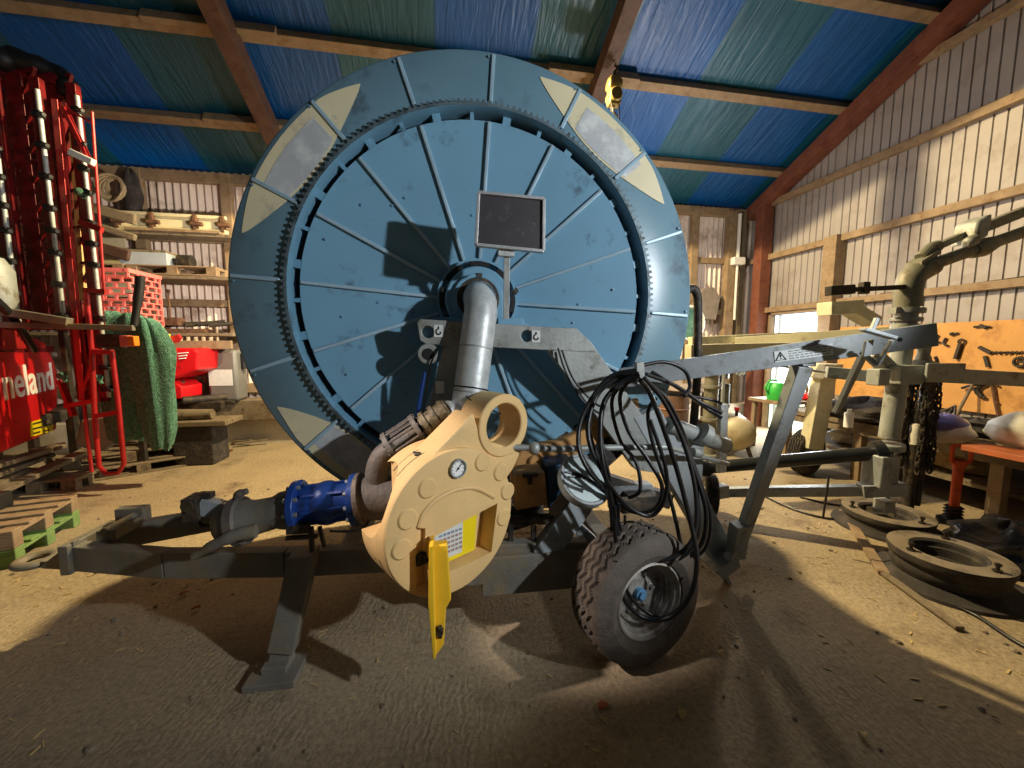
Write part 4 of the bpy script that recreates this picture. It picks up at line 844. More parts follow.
b = MB(); p = tp(993, 384, .03); b.tube([tp(985, 384, .03), tp(991, 382.5, .03), tp(998, 386, .03)], [.012, .022, .012], 8, smooth=4); b.tube([tp(992, 383, .03), tp(995, 402, .03), tp(999, 420, .03)], .014, 8); b.bar(tp(994, 402, .03), tp(998, 403, .03), .02, .02); tool('pickaxe', b, 'rust', 'small dark pickaxe hung head up on the plywood board', 'pickaxe', p)
for i, (x, y, l, nm) in enumerate(((938, 335, 'first', 'hook'), (946, 338, 'second', 'hook'))):
    b = MB(); p = tp(x, y, .02); b.tube([p, p-MZ*.05+TY*.02, p-MZ*.09, p-MZ*.10-TY*.03], .014, 6, smooth=4); tool('iron_hook', b, 'steel_tool', 'small dark iron hook hung high on the plywood board, %s from the riser' % l, 'hook', p)
b = MB(); p = tp(952, 334, .02); b.bar(p, tp(958, 333, .02), .02, .02); b.ball(p, .025, 6); tool('drill_key', b, 'steel_tool', 'tiny dark key hung at the end of the row of hooks', 'key', p)
b = MB(); b.tube([tp(974, 327, .02), tp(983, 326, .02), tp(990, 327, .02)], .014, 6); b.bar(tp(980, 325, .02), tp(986, 328, .02), .03, .03); tool('file', b, 'steel_tool', 'dark flat file lying along the top edge of the plywood board', 'file', tp(974, 327))
b = MB(); p = tp(1020, 362, .03); b.lathe([(.05+.016*math.cos(t*PI/3), .016*math.sin(t*PI/3)) for t in range(6)], p, NX, 18, closed=True); b.bar(p, p-TY*.14, .03, .03); tool('ring_spanner', b, 'steel_tool', 'dark ring spanner hung under the auger bit by the picture edge', 'spanner', p)
b = MB(); b.tube([tp(962, 388, .04), tp(968, 386, .05), tp(983, 384, .05)], .016, 8); tool('hammer', b, 'steel_tool', 'dark hammer hung level behind the side boom', 'hammer', tp(962, 388))
b = MB(); p, q_ = tp(974, 382, .06), side(956, 416, 6.2); b.cyl(p, q_, .016, n=10); tag(obj('wooden_handle', b, 'wood_grey', loc=q_), 'pale wooden handle leaning on the tool board behind the blue and white bag', 'handle')
# things on the bench
b = MB(); b.tube([side(880, 294, TX), side(930, 289, TX), side(980, 283, TX), side(1060, 272, TX)], .012, 6); tag(obj('wire', b, 'steel_tool', loc=side(880, 294, TX)), 'thin dark wire strung along the white wall above the middle rail', 'wire')
def on(x, y, z=BZ): return flat(x, y, z)
def bench_pt(x, y): return flat(x, y, BZ)
p = bench_pt(940, 440)
t = thing('paper_bag', 'white paper bag with blue and orange print on the workbench', 'bag', p)
lump('bag_body', p, .27, .20, .25, 'sack', '', '', 11, .16, parent=t); lump('blue_band', p+V((-.09, -.05, .13)), .22, .15, .15, 'bag_blue', '', '', 12, .12, parent=t); lump('orange_patch', p+V((-.20, .02, .15)), .10, .09, .12, 'bag_orange', '', '', 13, .12, parent=t)
p = bench_pt(1026, 452); lump('plastic_sack', p+MZ*.05, .24, .26, .30, 'sack', 'large translucent white sack slumped on the brown board on the bench', 'sack', 21, .15)
b = MB(); c = bench_pt(1018, 458)+MZ*.025; b.box(c, (.30, .56, .05)); tag(obj('board', b, mat('orange_brown_board', (176, 96, 56), .6), loc=c-MZ*.025, bev=.005, smooth=False), 'orange brown wooden board on the bench edge under the white sack', 'board')
def bottle(p, r, h, m, capm, label, cat='bottle', nm='bottle'):
    t = thing(nm, label, cat, p); mb = MB(); mb.lathe([(.001, 0), (r, 0), (r, h*.72), (r*.85, h*.80), (r*.4, h*.86), (r*.4, h*.9), (.001, h*.9)], p, MZ, 24); obj('body', mb, m, t)
    mb = MB(); mb.cyl(p+MZ*h*.86, p+MZ*h, r*.5, n=16); obj('cap', mb, capm, t); return t
bottle(bench_pt(848, 427), .045, .21, 'white', 'white', 'white spray can standing on the bench edge left of the riser', 'spray can', 'spray_can')
bottle(bench_pt(914, 444), .045, .26, 'sack', 'yellow', 'white bottle with yellow cap on the bench right behind the riser')
lump('jacket', bench_pt(868, 420), .42, .48, .27, 'cloth_dark', 'heap of dark cloth and gloves on the bench left of the riser', 'cloth heap', 31, .32)
b = MB(); c = bench_pt(884, 416)+MZ*.09; b.box(c, (.16, .26, .18)); b.box(c+MZ*.10, (.10, .14, .03)); tag(obj('tin_box', b, 'greybox', loc=c-MZ*.09, bev=.008), 'small grey tin box on the bench against the riser', 'box')
lump('rag', bench_pt(906, 430), .22, .22, .12, 'cloth_dark', 'dark oily rag on the bench behind the chain bundle', 'rag', 33, .3)
lump('rag', bench_pt(975, 434), .40, .30, .16, 'cloth_dark', 'dark oily rags on the bench between the printed bag and the white sack', 'rag', 34, .35)
b = MB(); c = bench_pt(950, 424); 
for a, e_ in (((-.1, -.1, .0), (.05, .0, .22)), ((.12, .12, .0), (.05, .0, .22)), ((-.05, .25, .0), (.05, .0, .22)), ((.0, -.2, .02), (.08, .2, .03))): b.cyl(c+V(a), c+V(e_), .012, n=8)
tag(obj('iron_stand', b, 'steel_tool', loc=c), 'small dark three legged iron stand on the bench behind the printed bag', 'stand')
# clutter under the bench
for i, (x, X, s_, m, lab) in enumerate(((852, 5.6, .20, 'sack', 'crumpled pale sack under the left end of the workbench'), (878, 5.5, .2, 'stone', 'dusty pale bundle under the workbench behind the riser'), (905, 5.5, .24, 'straw', 'straw coloured heap under the workbench behind the chains'))):
    p = V((5.62, (4.45, 3.85, 3.2)[i], .325)); lump('sack', p, s_*.95, s_*1.0, s_, m, lab, 'sack', 50+i, .3)
# chain bundle hung behind the riser with a grease pump head on top
pc_ = at(921, 378, .40); ch = thing('chain_bundle', 'dark bundle of greasy chains hanging from the pump head right behind the riser', 'chains', V((pc_.x, pc_.y, 0)))
rg = random.Random(17)
for i in range(15):
    dx, dy = rg.uniform(-.13, .14), rg.uniform(-.08, .08); top = pc_+MU*dx+MV*dy; ln = rg.uniform(.75, 1.0); b = MB(); n_ = int(ln/.052)
    for j in range(n_):
        c = top-MZ*(.052*j)+MU*.012*math.sin(j*.7+i); a, q_ = (MU, MV) if (j+i) % 2 else (MV, MU)
        b.tube([c+a*.017*math.cos(k_)+MZ*.036*math.sin(k_) for k_ in [PI*2*s_/8 for s_ in range(8)]], .009, 5, closed=True)
    obj('chain', b, 'dark', ch)
b = MB(); b.bar(pc_+MZ*.02-MU*.16, pc_+MZ*.02+MU*.16, .05, .06); b.cyl(pc_-MZ*1.25+MU*.08, pc_+MU*.08, .045, n=14); b.cyl(V((pc_.x, pc_.y, 0)), V((pc_.x, pc_.y, .03)), .16, n=24); b.cyl(V((pc_.x, pc_.y, 0)), pc_-MZ*.3, .05, n=14); obj('post', b, 'dark', ch, bev=.004)
b = MB(); h = pc_+MZ*.03; b.lathe([(.001, 0), (.13, 0), (.135, .05), (.11, .11), (.06, .14), (.055, .17), (.045, .19), (.05, .28), (.03, .32), (.015, .38), (.001, .38)], h, MZ, 28); b.tube([h+MU*.12+MZ*.03, h+MU*.17+MZ*.10, h+MU*.14+MZ*.17], .014, 8, smooth=4); obj('pump_head', b, 'gun', ch, angle=40)
# orange jack standing on the floor
jp = V((4.83, 3.05, 0)); jk2 = thing('trolley_jack', 'tall orange jack standing on the floor in front of the workbench', 'jack', jp)
jp = V((flat(952, 523).x, flat(952, 523).y, 0)); jk2.location = jp
b = MB(); b.cyl(jp+MZ*.06, jp+MZ*.62, .034, .038, n=18); b.cyl(jp+MZ*.56, jp+MZ*.62, .05, n=18); obj('jack_tube', b, 'orange', jk2, angle=30)
b = MB()
for i in range(5): b.lathe([(.05, .0), (.07, .012), (.05, .024)], jp+MZ*(.03+.03*i), MZ, 24)
b.cyl(jp, jp+MZ*.04, .11, n=24); obj('rubber_bellows', b, 'black', jk2, angle=50)
b = MB(); c = jp+MZ*.68; hx_ = V((1, -.3, 0)).normalized(); hy_ = V((.3, 1, 0)).normalized()
for a, q_ in (((-.07, -.08), (.09, -.08)), ((-.07, .08), (.09, .08)), ((-.07, -.08), (-.07, .08)), ((.09, -.08), (.09, .08))): b.bar(c+hx_*a[0]+MZ*a[1], c+hx_*q_[0]+MZ*q_[1], .025, .025)
b.cyl(c+hx_*.09+MZ*.05, c+hx_*.34+MZ*.05, .026, n=12); obj('jack_handle', b, 'orange', jk2, bev=.003)
b = MB(); c = V((jp.x-.42, jp.y+.10, 0)); b.lathe([(.001, .0), (.16, 0), (.17, .03), (.10, .07), (.08, .06), (.001, .06)], c, MZ, 28); tag(obj('base_plate', b, 'rust', loc=c), 'round rusty plate on the floor left of the orange jack', 'plate')

# ------------------------------------------------------------------ compressor, pump and drum in the far right corner
tk = V((4.35, 5.05, 0)); cp_ = thing('compressor_tank', 'dusty cream air tank lying on the floor in front of the pump', 'air tank', tk)
b = MB(); ax2 = V((.5, .87, 0)); b.lathe([(.001, -.14), (.10, -.13), (.20, -.08), (.26, 0), (.26, .62), (.20, .70), (.10, .75), (.001, .76)], tk+MZ*.36, ax2, 36); obj('tank_shell', b, 'tank', cp_, angle=60)
for s_ in (-.15, .15):
    b = MB(); b.bar(tk+V((.87, -.5, 0))*s_+MZ*.16, tk+V((.87, -.5, 0))*s_*1.4, .05, .05); b.bar(tk+ax2*.6+V((.87, -.5, 0))*s_+MZ*.16, tk+ax2*.6+V((.87, -.5, 0))*s_*1.4, .05, .05); obj('foot', b, 'dark', cp_)
b = MB(); p = tk+ax2*.1+MZ*.60; b.cyl(p, p+MZ*.10, .022, n=10); obj('outlet', b, 'steel_tool', cp_)
b = MB(); b.cyl(p+MZ*.10, p+MZ*.15, .034, n=14); obj('red_knob', b, 'red', cp_)
pm = V((4.75, 6.0, 0)); pt = thing('water_pump', 'dark cylinder pump with black funnel top behind the cream air tank', 'pump', pm)
b = MB(); 
for i, (dx, dy) in enumerate(((-.14, 0), (0, .05), (.13, 0))): b.cyl(pm+V((dx, dy, .25)), pm+V((dx, dy, 1.02)), .075, n=20); b.cyl(pm+V((dx, dy, .6)), pm+V((dx, dy, .66)), .09, n=20)
b.box(pm+MZ*.18, (.55, .35, .36)); obj('cylinder_block', b, 'dark', pt, bev=.006)
b = MB(); b.lathe([(.03, 0), (.05, .06), (.15, .10), (.16, .22), (.14, .22), (.001, .2)], pm+MZ*1.02, MZ, 28); obj('funnel', b, 'black', pt)
b = MB(); b.tube([pm+V((-.35, -.1, .2)), pm+V((-.36, -.1, .75)), pm+V((-.25, -.05, 1.0)), pm+V((.0, 0, 1.06))], .04, 12, smooth=6); obj('pump_pipe', b, 'rust', pt)
b = MB(); c = V((3.88, 6.05, 0)); b.lathe([(.001, 0), (.29, 0), (.30, .02), (.285, .04), (.285, .30), (.30, .315), (.285, .33), (.285, .60), (.30, .615), (.285, .63), (.285, .88), (.30, .90), (.28, .9), (.27, .88), (.001, .88)], c, MZ, 40); tag(obj('oil_drum', b, 'hidrum', loc=c, angle=30), 'brown steel drum standing left of the pump by the corner', 'drum')
lump('cloth', V((4.02, 6.02, .885)), .42, .34, .14, 'cloth_grey', 'dusty grey brown cloth thrown over the top of the steel drum', 'cloth', 61, .2)
b = MB(); p, q_ = deep(712, 376, 5.2), deep(719, 414, 5.2); b.cyl(V((p.x, p.y, 0)), p+MZ*.3, .10, n=22); 
for z in (.55, 1.05, 1.25, 1.45): b.cyl(V((p.x, p.y, z)), V((p.x, p.y, z+.04)), .14, n=22)
b.cyl(V((p.x, p.y, 0)), V((p.x, p.y, .04)), .2, n=24); tag(obj('standpipe', b, 'gun', loc=V((p.x, p.y, 0)), angle=30), 'olive brown upright pipe with flange collars standing behind the hoses', 'standpipe')
p, q_ = deep(724, 375, 5.4), deep(756, 375, 5.4); b = MB(); b.cyl(V((p.x-.1, 5.75, 1.30)), V((q_.x, 5.75, 1.30)), .022, n=10); b.lathe([(.11+.018*math.cos(t*PI/4), .018*math.sin(t*PI/4)) for t in range(8)], V((q_.x, 5.75, 1.30)), V((1, 0, 0)), 24, closed=True); b.bar((q_.x-.02, 5.75, 1.19), (q_.x-.02, 5.75, 1.41), .02, .02); b.bar((q_.x-.3, 5.75, 0), (q_.x-.3, 5.75, 1.3), .04, .04); b.box((q_.x-.3, 5.75, .01), (.3, .3, .02)); tag(obj('valve_stand', b, 'galv_grey', loc=(q_.x-.3, 5.75, 0)), 'thin pale rod with round handwheel on a stand before the doorway', 'valve stand')
# rolled wire fan on the frame, cloth and things in the corner
c = deep(690, 323, 6.4); fs = thing('wire_reel', 'round green wire reel with a pale rim, in the corner right of the blue reel', 'wire reel', V((c.x, c.y, 0)))
b = MB(); b.lathe([(.30+.025*math.cos(t*PI/4), .025*math.sin(t*PI/4)) for t in range(8)], c, V((.1, -1, 0)), 36, closed=True); obj('rim_hoop', b, 'sack', fs)
b = MB(); b.cyl(c+V((0, .02, 0)), c+V((0, .05, 0)), .27, n=32); obj('net_disc', b, 'net', fs)
b = MB(); b.bar(c-MZ*.3, V((c.x, c.y, 0)), .05, .05); b.box(V((c.x, c.y, .015)), (.4, .3, .03)); obj('stand', b, 'wood_grey', fs)
c = deep(708, 303, 7.25); b = MB(); ol = [(-.24, -.30), (.20, -.34), (.28, .12), (.12, .32), (-.10, .30), (-.30, .05)]
b.prism(ol, c, V((1, 0, 0)), MZ, V((0, .10, 0))); b.tube([c+MZ*.28, c+MZ*.40+V((.02, .1, 0)), c+MZ*.30+V((.05, .05, 0))], .012, 6); tag(obj('coat', b, 'cloth_grey', loc=c-MZ*.3, bev=.05), 'grey brown coat hung on the corrugated wall right of the blue reel', 'coat')
c = V((6.02, 7.25, 3.42)); b = MB(); b.box(c, (.26, .14, .15)); b.cyl(c-MZ*1.2, c-MZ*.07, .025, n=10); b.cyl(c+MZ*.07, c+MZ*.95, .035, n=10); tag(obj('junction_box', b, 'white', loc=c, bev=.01), 'small white junction box with conduit on the corner post', 'junction box')
# small table inside the doorway
tt = thing('side_table', 'low wooden table by the bright doorway, a green can on it', 'table', V((5.65, 5.35, 0)))
b = MB(); b.box((5.65, 5.35, .80), (1.2, .62, .05)); obj('tabletop', b, 'wood', tt, bev=.004, smooth=False)
for dx in (-.52, .52):
    for dy in (-.24, .24): b = MB(); b.box((5.65+dx, 5.35+dy, .39), (.06, .06, .78)); obj('leg', b, 'wood', tt, smooth=False)
c = V((5.25, 5.30, .825)); wc = thing('watering_can', 'bright green plastic watering can on the table by the doorway', 'watering can', c)
b = MB(); b.lathe([(.001, 0), (.13, 0), (.15, .10), (.14, .22), (.10, .28), (.09, .28), (.001, .26)], c, MZ, 28); obj('can_body', b, 'green', wc)
b = MB(); b.tube([c+V((.13, 0, .06)), c+V((.24, 0, .18)), c+V((.33, 0, .30))], [.03, .022, .016], 10, smooth=4); obj('spout', b, 'green', wc); b = MB(); b.tube([c+V((-.13, 0, .08)), c+V((-.22, 0, .2)), c+V((-.12, 0, .32)), c+V((.0, 0, .30))], .014, 8, smooth=5); obj('can_handle', b, 'green', wc)
bottle(V((6.0, 5.28, .825)), .06, .34, 'yellow', 'red', 'yellow bottle with red cap on the table by the doorway')
lump('rag', V((5.72, 5.22, .825)), .16, .12, .10, 'red', 'small red rag on the table between the green can and the yellow bottle', 'rag', 71, .25)
c = V((5.85, 5.45, .825)); b = MB(); b.lathe([(.10+.02*math.cos(t*PI/4), .02*math.sin(t*PI/4)) for t in range(8)], c+MZ*.13, V((-.4, -1, .1)), 24, closed=True); b.cyl(c, c+MZ*.02, .08, n=16); tag(obj('tape_roll', b, 'rust', loc=c), 'brown ring of tape standing on the table behind the red rag', 'tape roll')

# ------------------------------------------------------------------ chain hoist under the roof
c = deep(614, 92, 5.0); hz = thing('chain_hoist', 'yellow chain hoist hanging from the roof right of the blue reel', 'chain hoist', c)
b = MB(); b.box(c, (.15, .12, .34)); b.cyl(c+V((-.09, 0, .08)), c+V((.09, 0, .08)), .08, n=20); b.cyl(c+V((0, -.09, -.06)), c+V((0, .09, -.06)), .085, n=20); obj('hoist_body', b, 'brass', hz, bev=.015)
b = MB(); b.tube([c+MZ*.17, c+MZ*.24, c+V((.04, 0, .28)), c+V((0, 0, .33))], .016, 8, smooth=4); obj('hook', b, 'steel_tool', hz); b = MB(); b.tube([c-MZ*.17, c-MZ*.24, c+V((.05, 0, -.30)), c+V((0, 0, -.35)), c+V((-.05, 0, -.30))], .016, 8, smooth=4); obj('hook', b, 'steel_tool', hz)
b = MB(); top = roof_z(c.y)-.06
b.cyl(c+MZ*.32, V((c.x, c.y, top)), .006, n=6); b.cyl(V((c.x, c.y, c.z+.55)), V((c.x, c.y, c.z+.66)), .025, n=8); obj('cable', b, 'galv_grey', hz)
b = MB(); 
for dx in (-.05, .05): b.tube([c+V((dx, -.05, -.15)), c+V((dx*1.2, -.06, -.42))], .008, 6)
obj('chain', b, 'dark', hz)
# ------------------------------------------------------------------ the red sprayer at the left
SO = V((-5.0, 5.6, 0))
spr = thing('field_sprayer', 'tall red field sprayer with folded boom and red tank panel at the left edge', 'sprayer', SO)
P0, P1 = V((-4.70, 4.92, 0)), V((-5.40, 6.45, 0))                  # foot line of the tank's side
TD = (P1-P0).normalized(); TN = V((TD.y, -TD.x, 0)); 
if TN.x < 0: TN = -TN
def tf(x, y, out=0.0): return on_plane(x, y, TN, TN.dot(P0)+out)
def tloc(x, y): p = tf(x, y)-P0; return p.dot(TD), p.z
q = [tloc(*p) for p in ((-90, 492), (57, 430), (58, 372), (50, 350), (30, 338), (-90, 325))]
b = MB(); b.rings([[P0+TD*a+MZ*c for a, c in q], [P0+TD*a+MZ*c-TN*.9 for a, c in q]]); obj('tank', b, 'red', spr, bev=.03, smooth=False)
b = MB(); p = [tf(x, y, .012) for x, y in ((-90, 352), (54, 352), (54, 346), (-90, 343))]; b.slab(p, -TN*.03); obj('tank_band', b, 'red_steel', spr, smooth=False)
b = MB(); p = [tf(x, y, .03) for x, y in ((2, 322), (30, 336), (46, 343), (46, 348), (2, 350))]; b.slab(p, -TN*.05); obj('tank_shoulder', b, 'red_bright', spr, bev=.01, smooth=False)
t0, t1 = tf(5, 398.5, .006), tf(54, 388, .006)
wd = (t1-t0).length
me = text_mesh('neland', .30, (0, 0, 0), (1, 0, 0), (0, 1, 0), .004, .004)
xs = [v.co.x for v in me.vertices]; sc = wd/(max(xs)-min(xs)); hgt = 1.55
x_, z_ = TD, MZ; n_ = -x_.cross(z_)
xa = x_
me.transform(Matrix.Translation(V((-min(xs), 0, 0))))
base = V((t0.x, t0.y, t1.z*.5+t0.z*.5-.01))
sy = sc*1.0
if TD.cross(MZ).dot(TN) < 0: pass
me.transform(Matrix(((x_.x*sc, z_.x*sy, TN.x, base.x), (x_.y*sc, z_.y*sy, TN.y, base.y), (x_.z*sc, z_.z*sy, TN.z, base.z), (0, 0, 0, 1))))
obj('lettering', me, 'text_white', spr, smooth=False)
b = MB(); b.slab([tf(x, y, .006) for x, y in ((31, 422), (53, 416), (53, 431), (31, 437))], -TN*.01); ys = obj('yellow_sticker', b, 'yellow', spr, smooth=False)
b = MB()
for (x0, y0, x1, y1) in ((33, 424, 50, 419.5), (33, 429, 42, 426.6), (44, 426, 51, 424.2), (33, 433.5, 40, 431.7), (44, 431, 49, 429.7)): b.bar(tf(x0, y0, .008), tf(x1, y1, .008), .008, .018)
obj('sticker_print', b, 'ink', ys, smooth=False)
b = MB(); b.tube([tf(-4, 300, .25), tf(8, 312, .28), tf(20, 328, .28), tf(34, 350, .2)], .035, 10, smooth=5); obj('rubber_hose', b, 'hose', spr, angle=60)
b = MB(); p, q_ = deep(-30, 324, 4.75), deep(134, 328, 4.92); b.bar(p, q_, .06, .06); b.bar(deep(-30, 306, 4.75), deep(70, 322, 4.85), .10, .08); obj('lamp_bar', b, 'chassis', spr, bev=.006, smooth=False)
b = MB(); p, q_ = deep(100, 341, 4.95), deep(124, 341, 4.95); b.bar(p, q_, .10, .15); lp_ = obj('tail_lamp', b, 'dark', spr, bev=.01)
b = MB(); p, q_ = deep(122, 341, 4.92), deep(131, 341, 4.92); b.bar(p, q_, .08, .12); obj('red_lens', b, 'crate', lp_, bev=.008)
b = MB(); p, q_ = deep(130, 341, 4.92), deep(137, 341, 4.92); b.bar(p, q_, .08, .11); obj('amber_glass', b, 'amber', lp_, bev=.008)
b = MB(); b.tube([deep(140, 276, 5.0), deep(139, 292, 5.0), deep(134, 326, 4.95)], [.045, .045, .035], 12, smooth=4); obj('exhaust_pipe', b, 'black', spr)
b = MB(); b.lathe([(.001, -.15), (.10, -.13), (.16, 0), (.16, .3), (.10, .42), (.001, .44)], deep(-6, 300, 4.8), MZ, 24); obj('rinse_tank', b, 'cart', spr)
# folded boom columns: box spar with lattice, nozzle pipe and fittings
def column(xt, yt, xb, yb, Yd, wpx, seed, pipe_off):
    t_, f_ = deep(xt, yt, Yd), deep(xb, yb, Yd); f_ = V((t_.x*.5+f_.x*.5, Yd, f_.z)); t_ = V((f_.x, Yd, t_.z)); wd_ = wpx*Yd/385
    mb = MB(); mb.bar(f_, t_, wd_*.42, .10, V((0, -1, 0))); mb.bar(f_+V((wd_*.75, -.12, 0)), t_+V((wd_*.75, -.12, -.1)), wd_*.26, .07, V((0, -1, 0)))
    n = 9
    for i in range(n):
        z0, z1 = f_.z+(t_.z-f_.z)*i/n, f_.z+(t_.z-f_.z)*(i+1)/n
        mb.bar((f_.x, Yd, z0), (f_.x+wd_*.75, Yd-.12, z1), .03, .03); mb.bar((f_.x, Yd, z1), (f_.x+wd_*.75, Yd-.12, z1), .035, .03)
    cb = obj('boom_column', mb, 'red_steel', spr, bev=.004, smooth=False)
    mb = MB(); c0 = V((f_.x+pipe_off, Yd-.20, f_.z+.05)); c1 = V((f_.x+pipe_off, Yd-.20, t_.z-.25)); mb.cyl(c0, c1, .020, n=10)
    obj('spray_pipe', mb, 'galv', cb)
    rg = random.Random(seed); z = c0.z+.1
    while z < c1.z-.1:
        mb = MB(); mb.box((c0.x, c0.y-.02, z), (.075, .07, .06)); mb.cyl((c0.x, c0.y-.03, z), (c0.x+.09, c0.y-.07, z-.02), .022, n=8); obj('nozzle', mb, 'black', cb, bev=.004); z += rg.uniform(.22, .34)
column(-6, 72, 4, 330, 5.2, 20, 1, .22); column(27, 74, 38, 330, 5.25, 26, 2, .33); column(60, 80, 82, 400, 5.35, 26, 3, .36); column(44, 90, 60, 330, 5.75, 20, 5, -.05); column(10, 80, 20, 330, 5.75, 22, 6, .12)
b = MB(); b.bar(deep(-30, 66, 5.3), deep(70, 84, 5.4), .30, .18); obj('boom_head', b, 'red_steel', spr, bev=.02, smooth=False)
b = MB(); b.tube([deep(-20, 52, 5.25), deep(12, 58, 5.25), deep(30, 64, 5.25), deep(62, 74, 5.3), deep(70, 92, 5.3), deep(74, 104, 5.3)], [.08, .11, .10, .07, .09, .06], 12, smooth=5); b.ball(deep(4, 60, 5.2), .12, 8); obj('hose_bundle', b, 'black', spr)
b = MB(); b.bar(deep(56, 100, 5.15), deep(84, 400, 5.15), .06, .05, V((0, -1, 0))); b.bar(deep(64, 108, 5.1), deep(93, 168, 5.1), .05, .04); b.bar(deep(66, 108, 5.1), deep(90, 122, 5.1), .025, .025); obj('boom_arm', b, 'red_bright', spr, bev=.004, smooth=False)
b = MB(); b.bar(deep(70, 152, 5.05), deep(94, 163, 5.05), .06, .07); obj('white_bracket', b, 'white', spr, bev=.01)
b = MB(); b.cyl(deep(92, 112, 5.1), deep(104, 290, 5.1), .014, n=8); b.bar(deep(80, 222, 5.05), deep(102, 230, 5.05), .05, .06); b.bar(deep(84, 290, 5.05), deep(106, 292, 5.05), .04, .05); obj('side_rod', b, 'red_bright', spr)
b = MB(); b.bar(deep(73, 120, 5.3), deep(84, 300, 5.3), .05, .05, V((0, -1, 0))); obj('brass_rail', b, 'cream', spr, smooth=False)
# ladder, its lower half folded down
b = MB(); L0, L1, L2, L3 = deep(92, 352, 5.05), deep(98, 470, 5.05), deep(112, 352, 5.0), deep(124, 468, 5.0)
b.tube([deep(86, 292, 5.05), deep(92, 352, 5.05), deep(95, 420, 5.05), deep(99, 466, 5.05), deep(106, 474, 5.0), deep(118, 473, 4.98), deep(124, 464, 4.98), deep(118, 400, 5.0), deep(112, 352, 5.0), deep(92, 350, 5.05)], .024, 10)
lad = obj('ladder', b, 'red_bright', spr)
for (x0, y0, x1, y1) in ((96, 416, 119, 412), (93, 352, 112, 352)):
    b = MB(); b.bar(deep(x0, y0, 5.02), deep(x1, y1, 5.02), .07, .05); obj('step', b, 'red_bright', lad, bev=.004, smooth=False)
b = MB(); b.tube([deep(82, 380, 5.15), deep(88, 440, 5.12), deep(92, 472, 5.1)], .018, 8); b.bar(deep(84, 390, 5.1), deep(92, 366, 5.1), .03, .03); b.bar(deep(60, 380, 5.2), deep(74, 416, 5.15), .05, .05); b.bar(deep(66, 406, 5.15), deep(98, 400, 5.1), .05, .05); obj('brace', b, 'red_bright', spr)
b = MB(); b.bar((-5.6, 5.2, .62), (-5.2, 6.6, .80), .5, .14); b.bar((-5.45, 5.5, .0), (-5.45, 5.5, .75), .14, .14); b.bar((-5.1, 6.3, .0), (-5.1, 6.3, .75), .14, .14); obj('under_frame', b, 'dark', spr, bev=.01, smooth=False)
b = MB(); b.slab([deep(x, y, 5.5) for x, y in ((74, 446), (80, 420), (112, 416), (118, 440), (100, 452))], V((0, .12, 0))); obj('mud_flap', b, 'chassis', spr, bev=.02, smooth=False)
for px, py in ((62, 376), (80, 192), (98, 378)):
    b = MB(); b.ball(deep(px, py, 5.1), .045, 6); b.cyl(deep(px, py, 5.1), deep(px+4, py+6, 5.1), .02, n=8); obj('fitting', b, 'net', spr)
# green net thrown over the tail
def drape(cx_px, top_y, bot_y, hw, Yd, seed, n=40, k_=30, dep=.15):
    rg = random.Random(seed); ph = [rg.uniform(0, 6.28) for _ in range(8)]; loops = []
    for i in range(k_+1):
        t = i/k_; y = top_y+(bot_y-top_y)*t; c = deep(cx_px(t), y, Yd); w_ = hw(t)*Yd/385; lp = []
        for j in range(n):
            a = 2*PI*j/n; f = 1+.10*math.sin(5*a+ph[0]+1.2*t)+.08*math.sin(9*a+ph[1]-2*t)+.05*math.sin(14*a+ph[2]+3*t)+.05*math.sin(9*t+ph[3]+2*a)
            lp.append(c+V((math.cos(a)*w_*f, math.sin(a)*dep*(.6+w_)*f*.8, .03*math.sin(3*a+ph[4])*t)))
        loops.append(lp)
    return loops
nt = thing('windbreak_net', 'green windbreak net draped in two long tails over the red sprayer', 'net', deep(140, 440, 5.3))
b = MB(); b.rings(drape(lambda t: 131-6*max(0, t-.3), 313, 440, lambda t: 3+22*min(1, t*4)**.5*(1-.38*t)-16*max(0, t-.6)**1.2, 5.30, 3)); obj('middle_fold', b, 'net', nt, angle=70)
b = MB(); b.rings(drape(lambda t: 146+17*t, 318, 448, lambda t: 3+17*min(1, t*4)**.5-10.5*t-26*max(0, t-.88), 5.22, 9)); obj('long_tail', b, 'net', nt, angle=70)
b = MB(); b.rings(drape(lambda t: 102+22*t, 311, 352, lambda t: 10+14*math.sin(t*2.2), 5.40, 12)); obj('upper_fold', b, 'net', nt, angle=70)
# faded red crate stacked behind
c = deep(106, 300, 6.0); sx, sz, sy_ = .85, .62, .6
def crate_mb(c, sx, sy_, sz):
    mb = MB(); th = .02
    def panel(o, u, w_, lu, lw, n):
        nu, nw = max(4, int(lu/.075)), max(4, int(lw/.075))
        for i in range(nw+1): mb.bar(o+w_*(lw*i/nw), o+w_*(lw*i/nw)+u*lu, .016, .022, n)
        for i in range(nw):
            for j in range(nu+1):
                if (i+j) % 2 == 0: mb.bar(o+w_*(lw*i/nw)+u*(lu*j/nu), o+w_*(lw*(i+1)/nw)+u*(lu*j/nu), .03, .016, n)
    X, Y_, Z_ = V((1, 0, 0)), V((0, 1, 0)), MZ; o = c-X*sx/2-Y_*sy_/2-Z_*sz/2
    panel(o, X, Z_, sx, sz, Y_); panel(o+Y_*sy_, X, Z_, sx, sz, Y_); panel(o, Y_, Z_, sy_, sz, X); panel(o+X*sx, Y_, Z_, sy_, sz, X)
    mb.box(c-Z_*sz/2, (sx, sy_, .03)); 
    for s_ in (-1, 1): mb.box(c+Z_*sz/2+Y_*s_*sy_/2, (sx+.05, .04, .05)); mb.box(c+Z_*sz/2+X*s_*sx/2, (.04, sy_+.05, .05))
    return mb
cz = 1.95
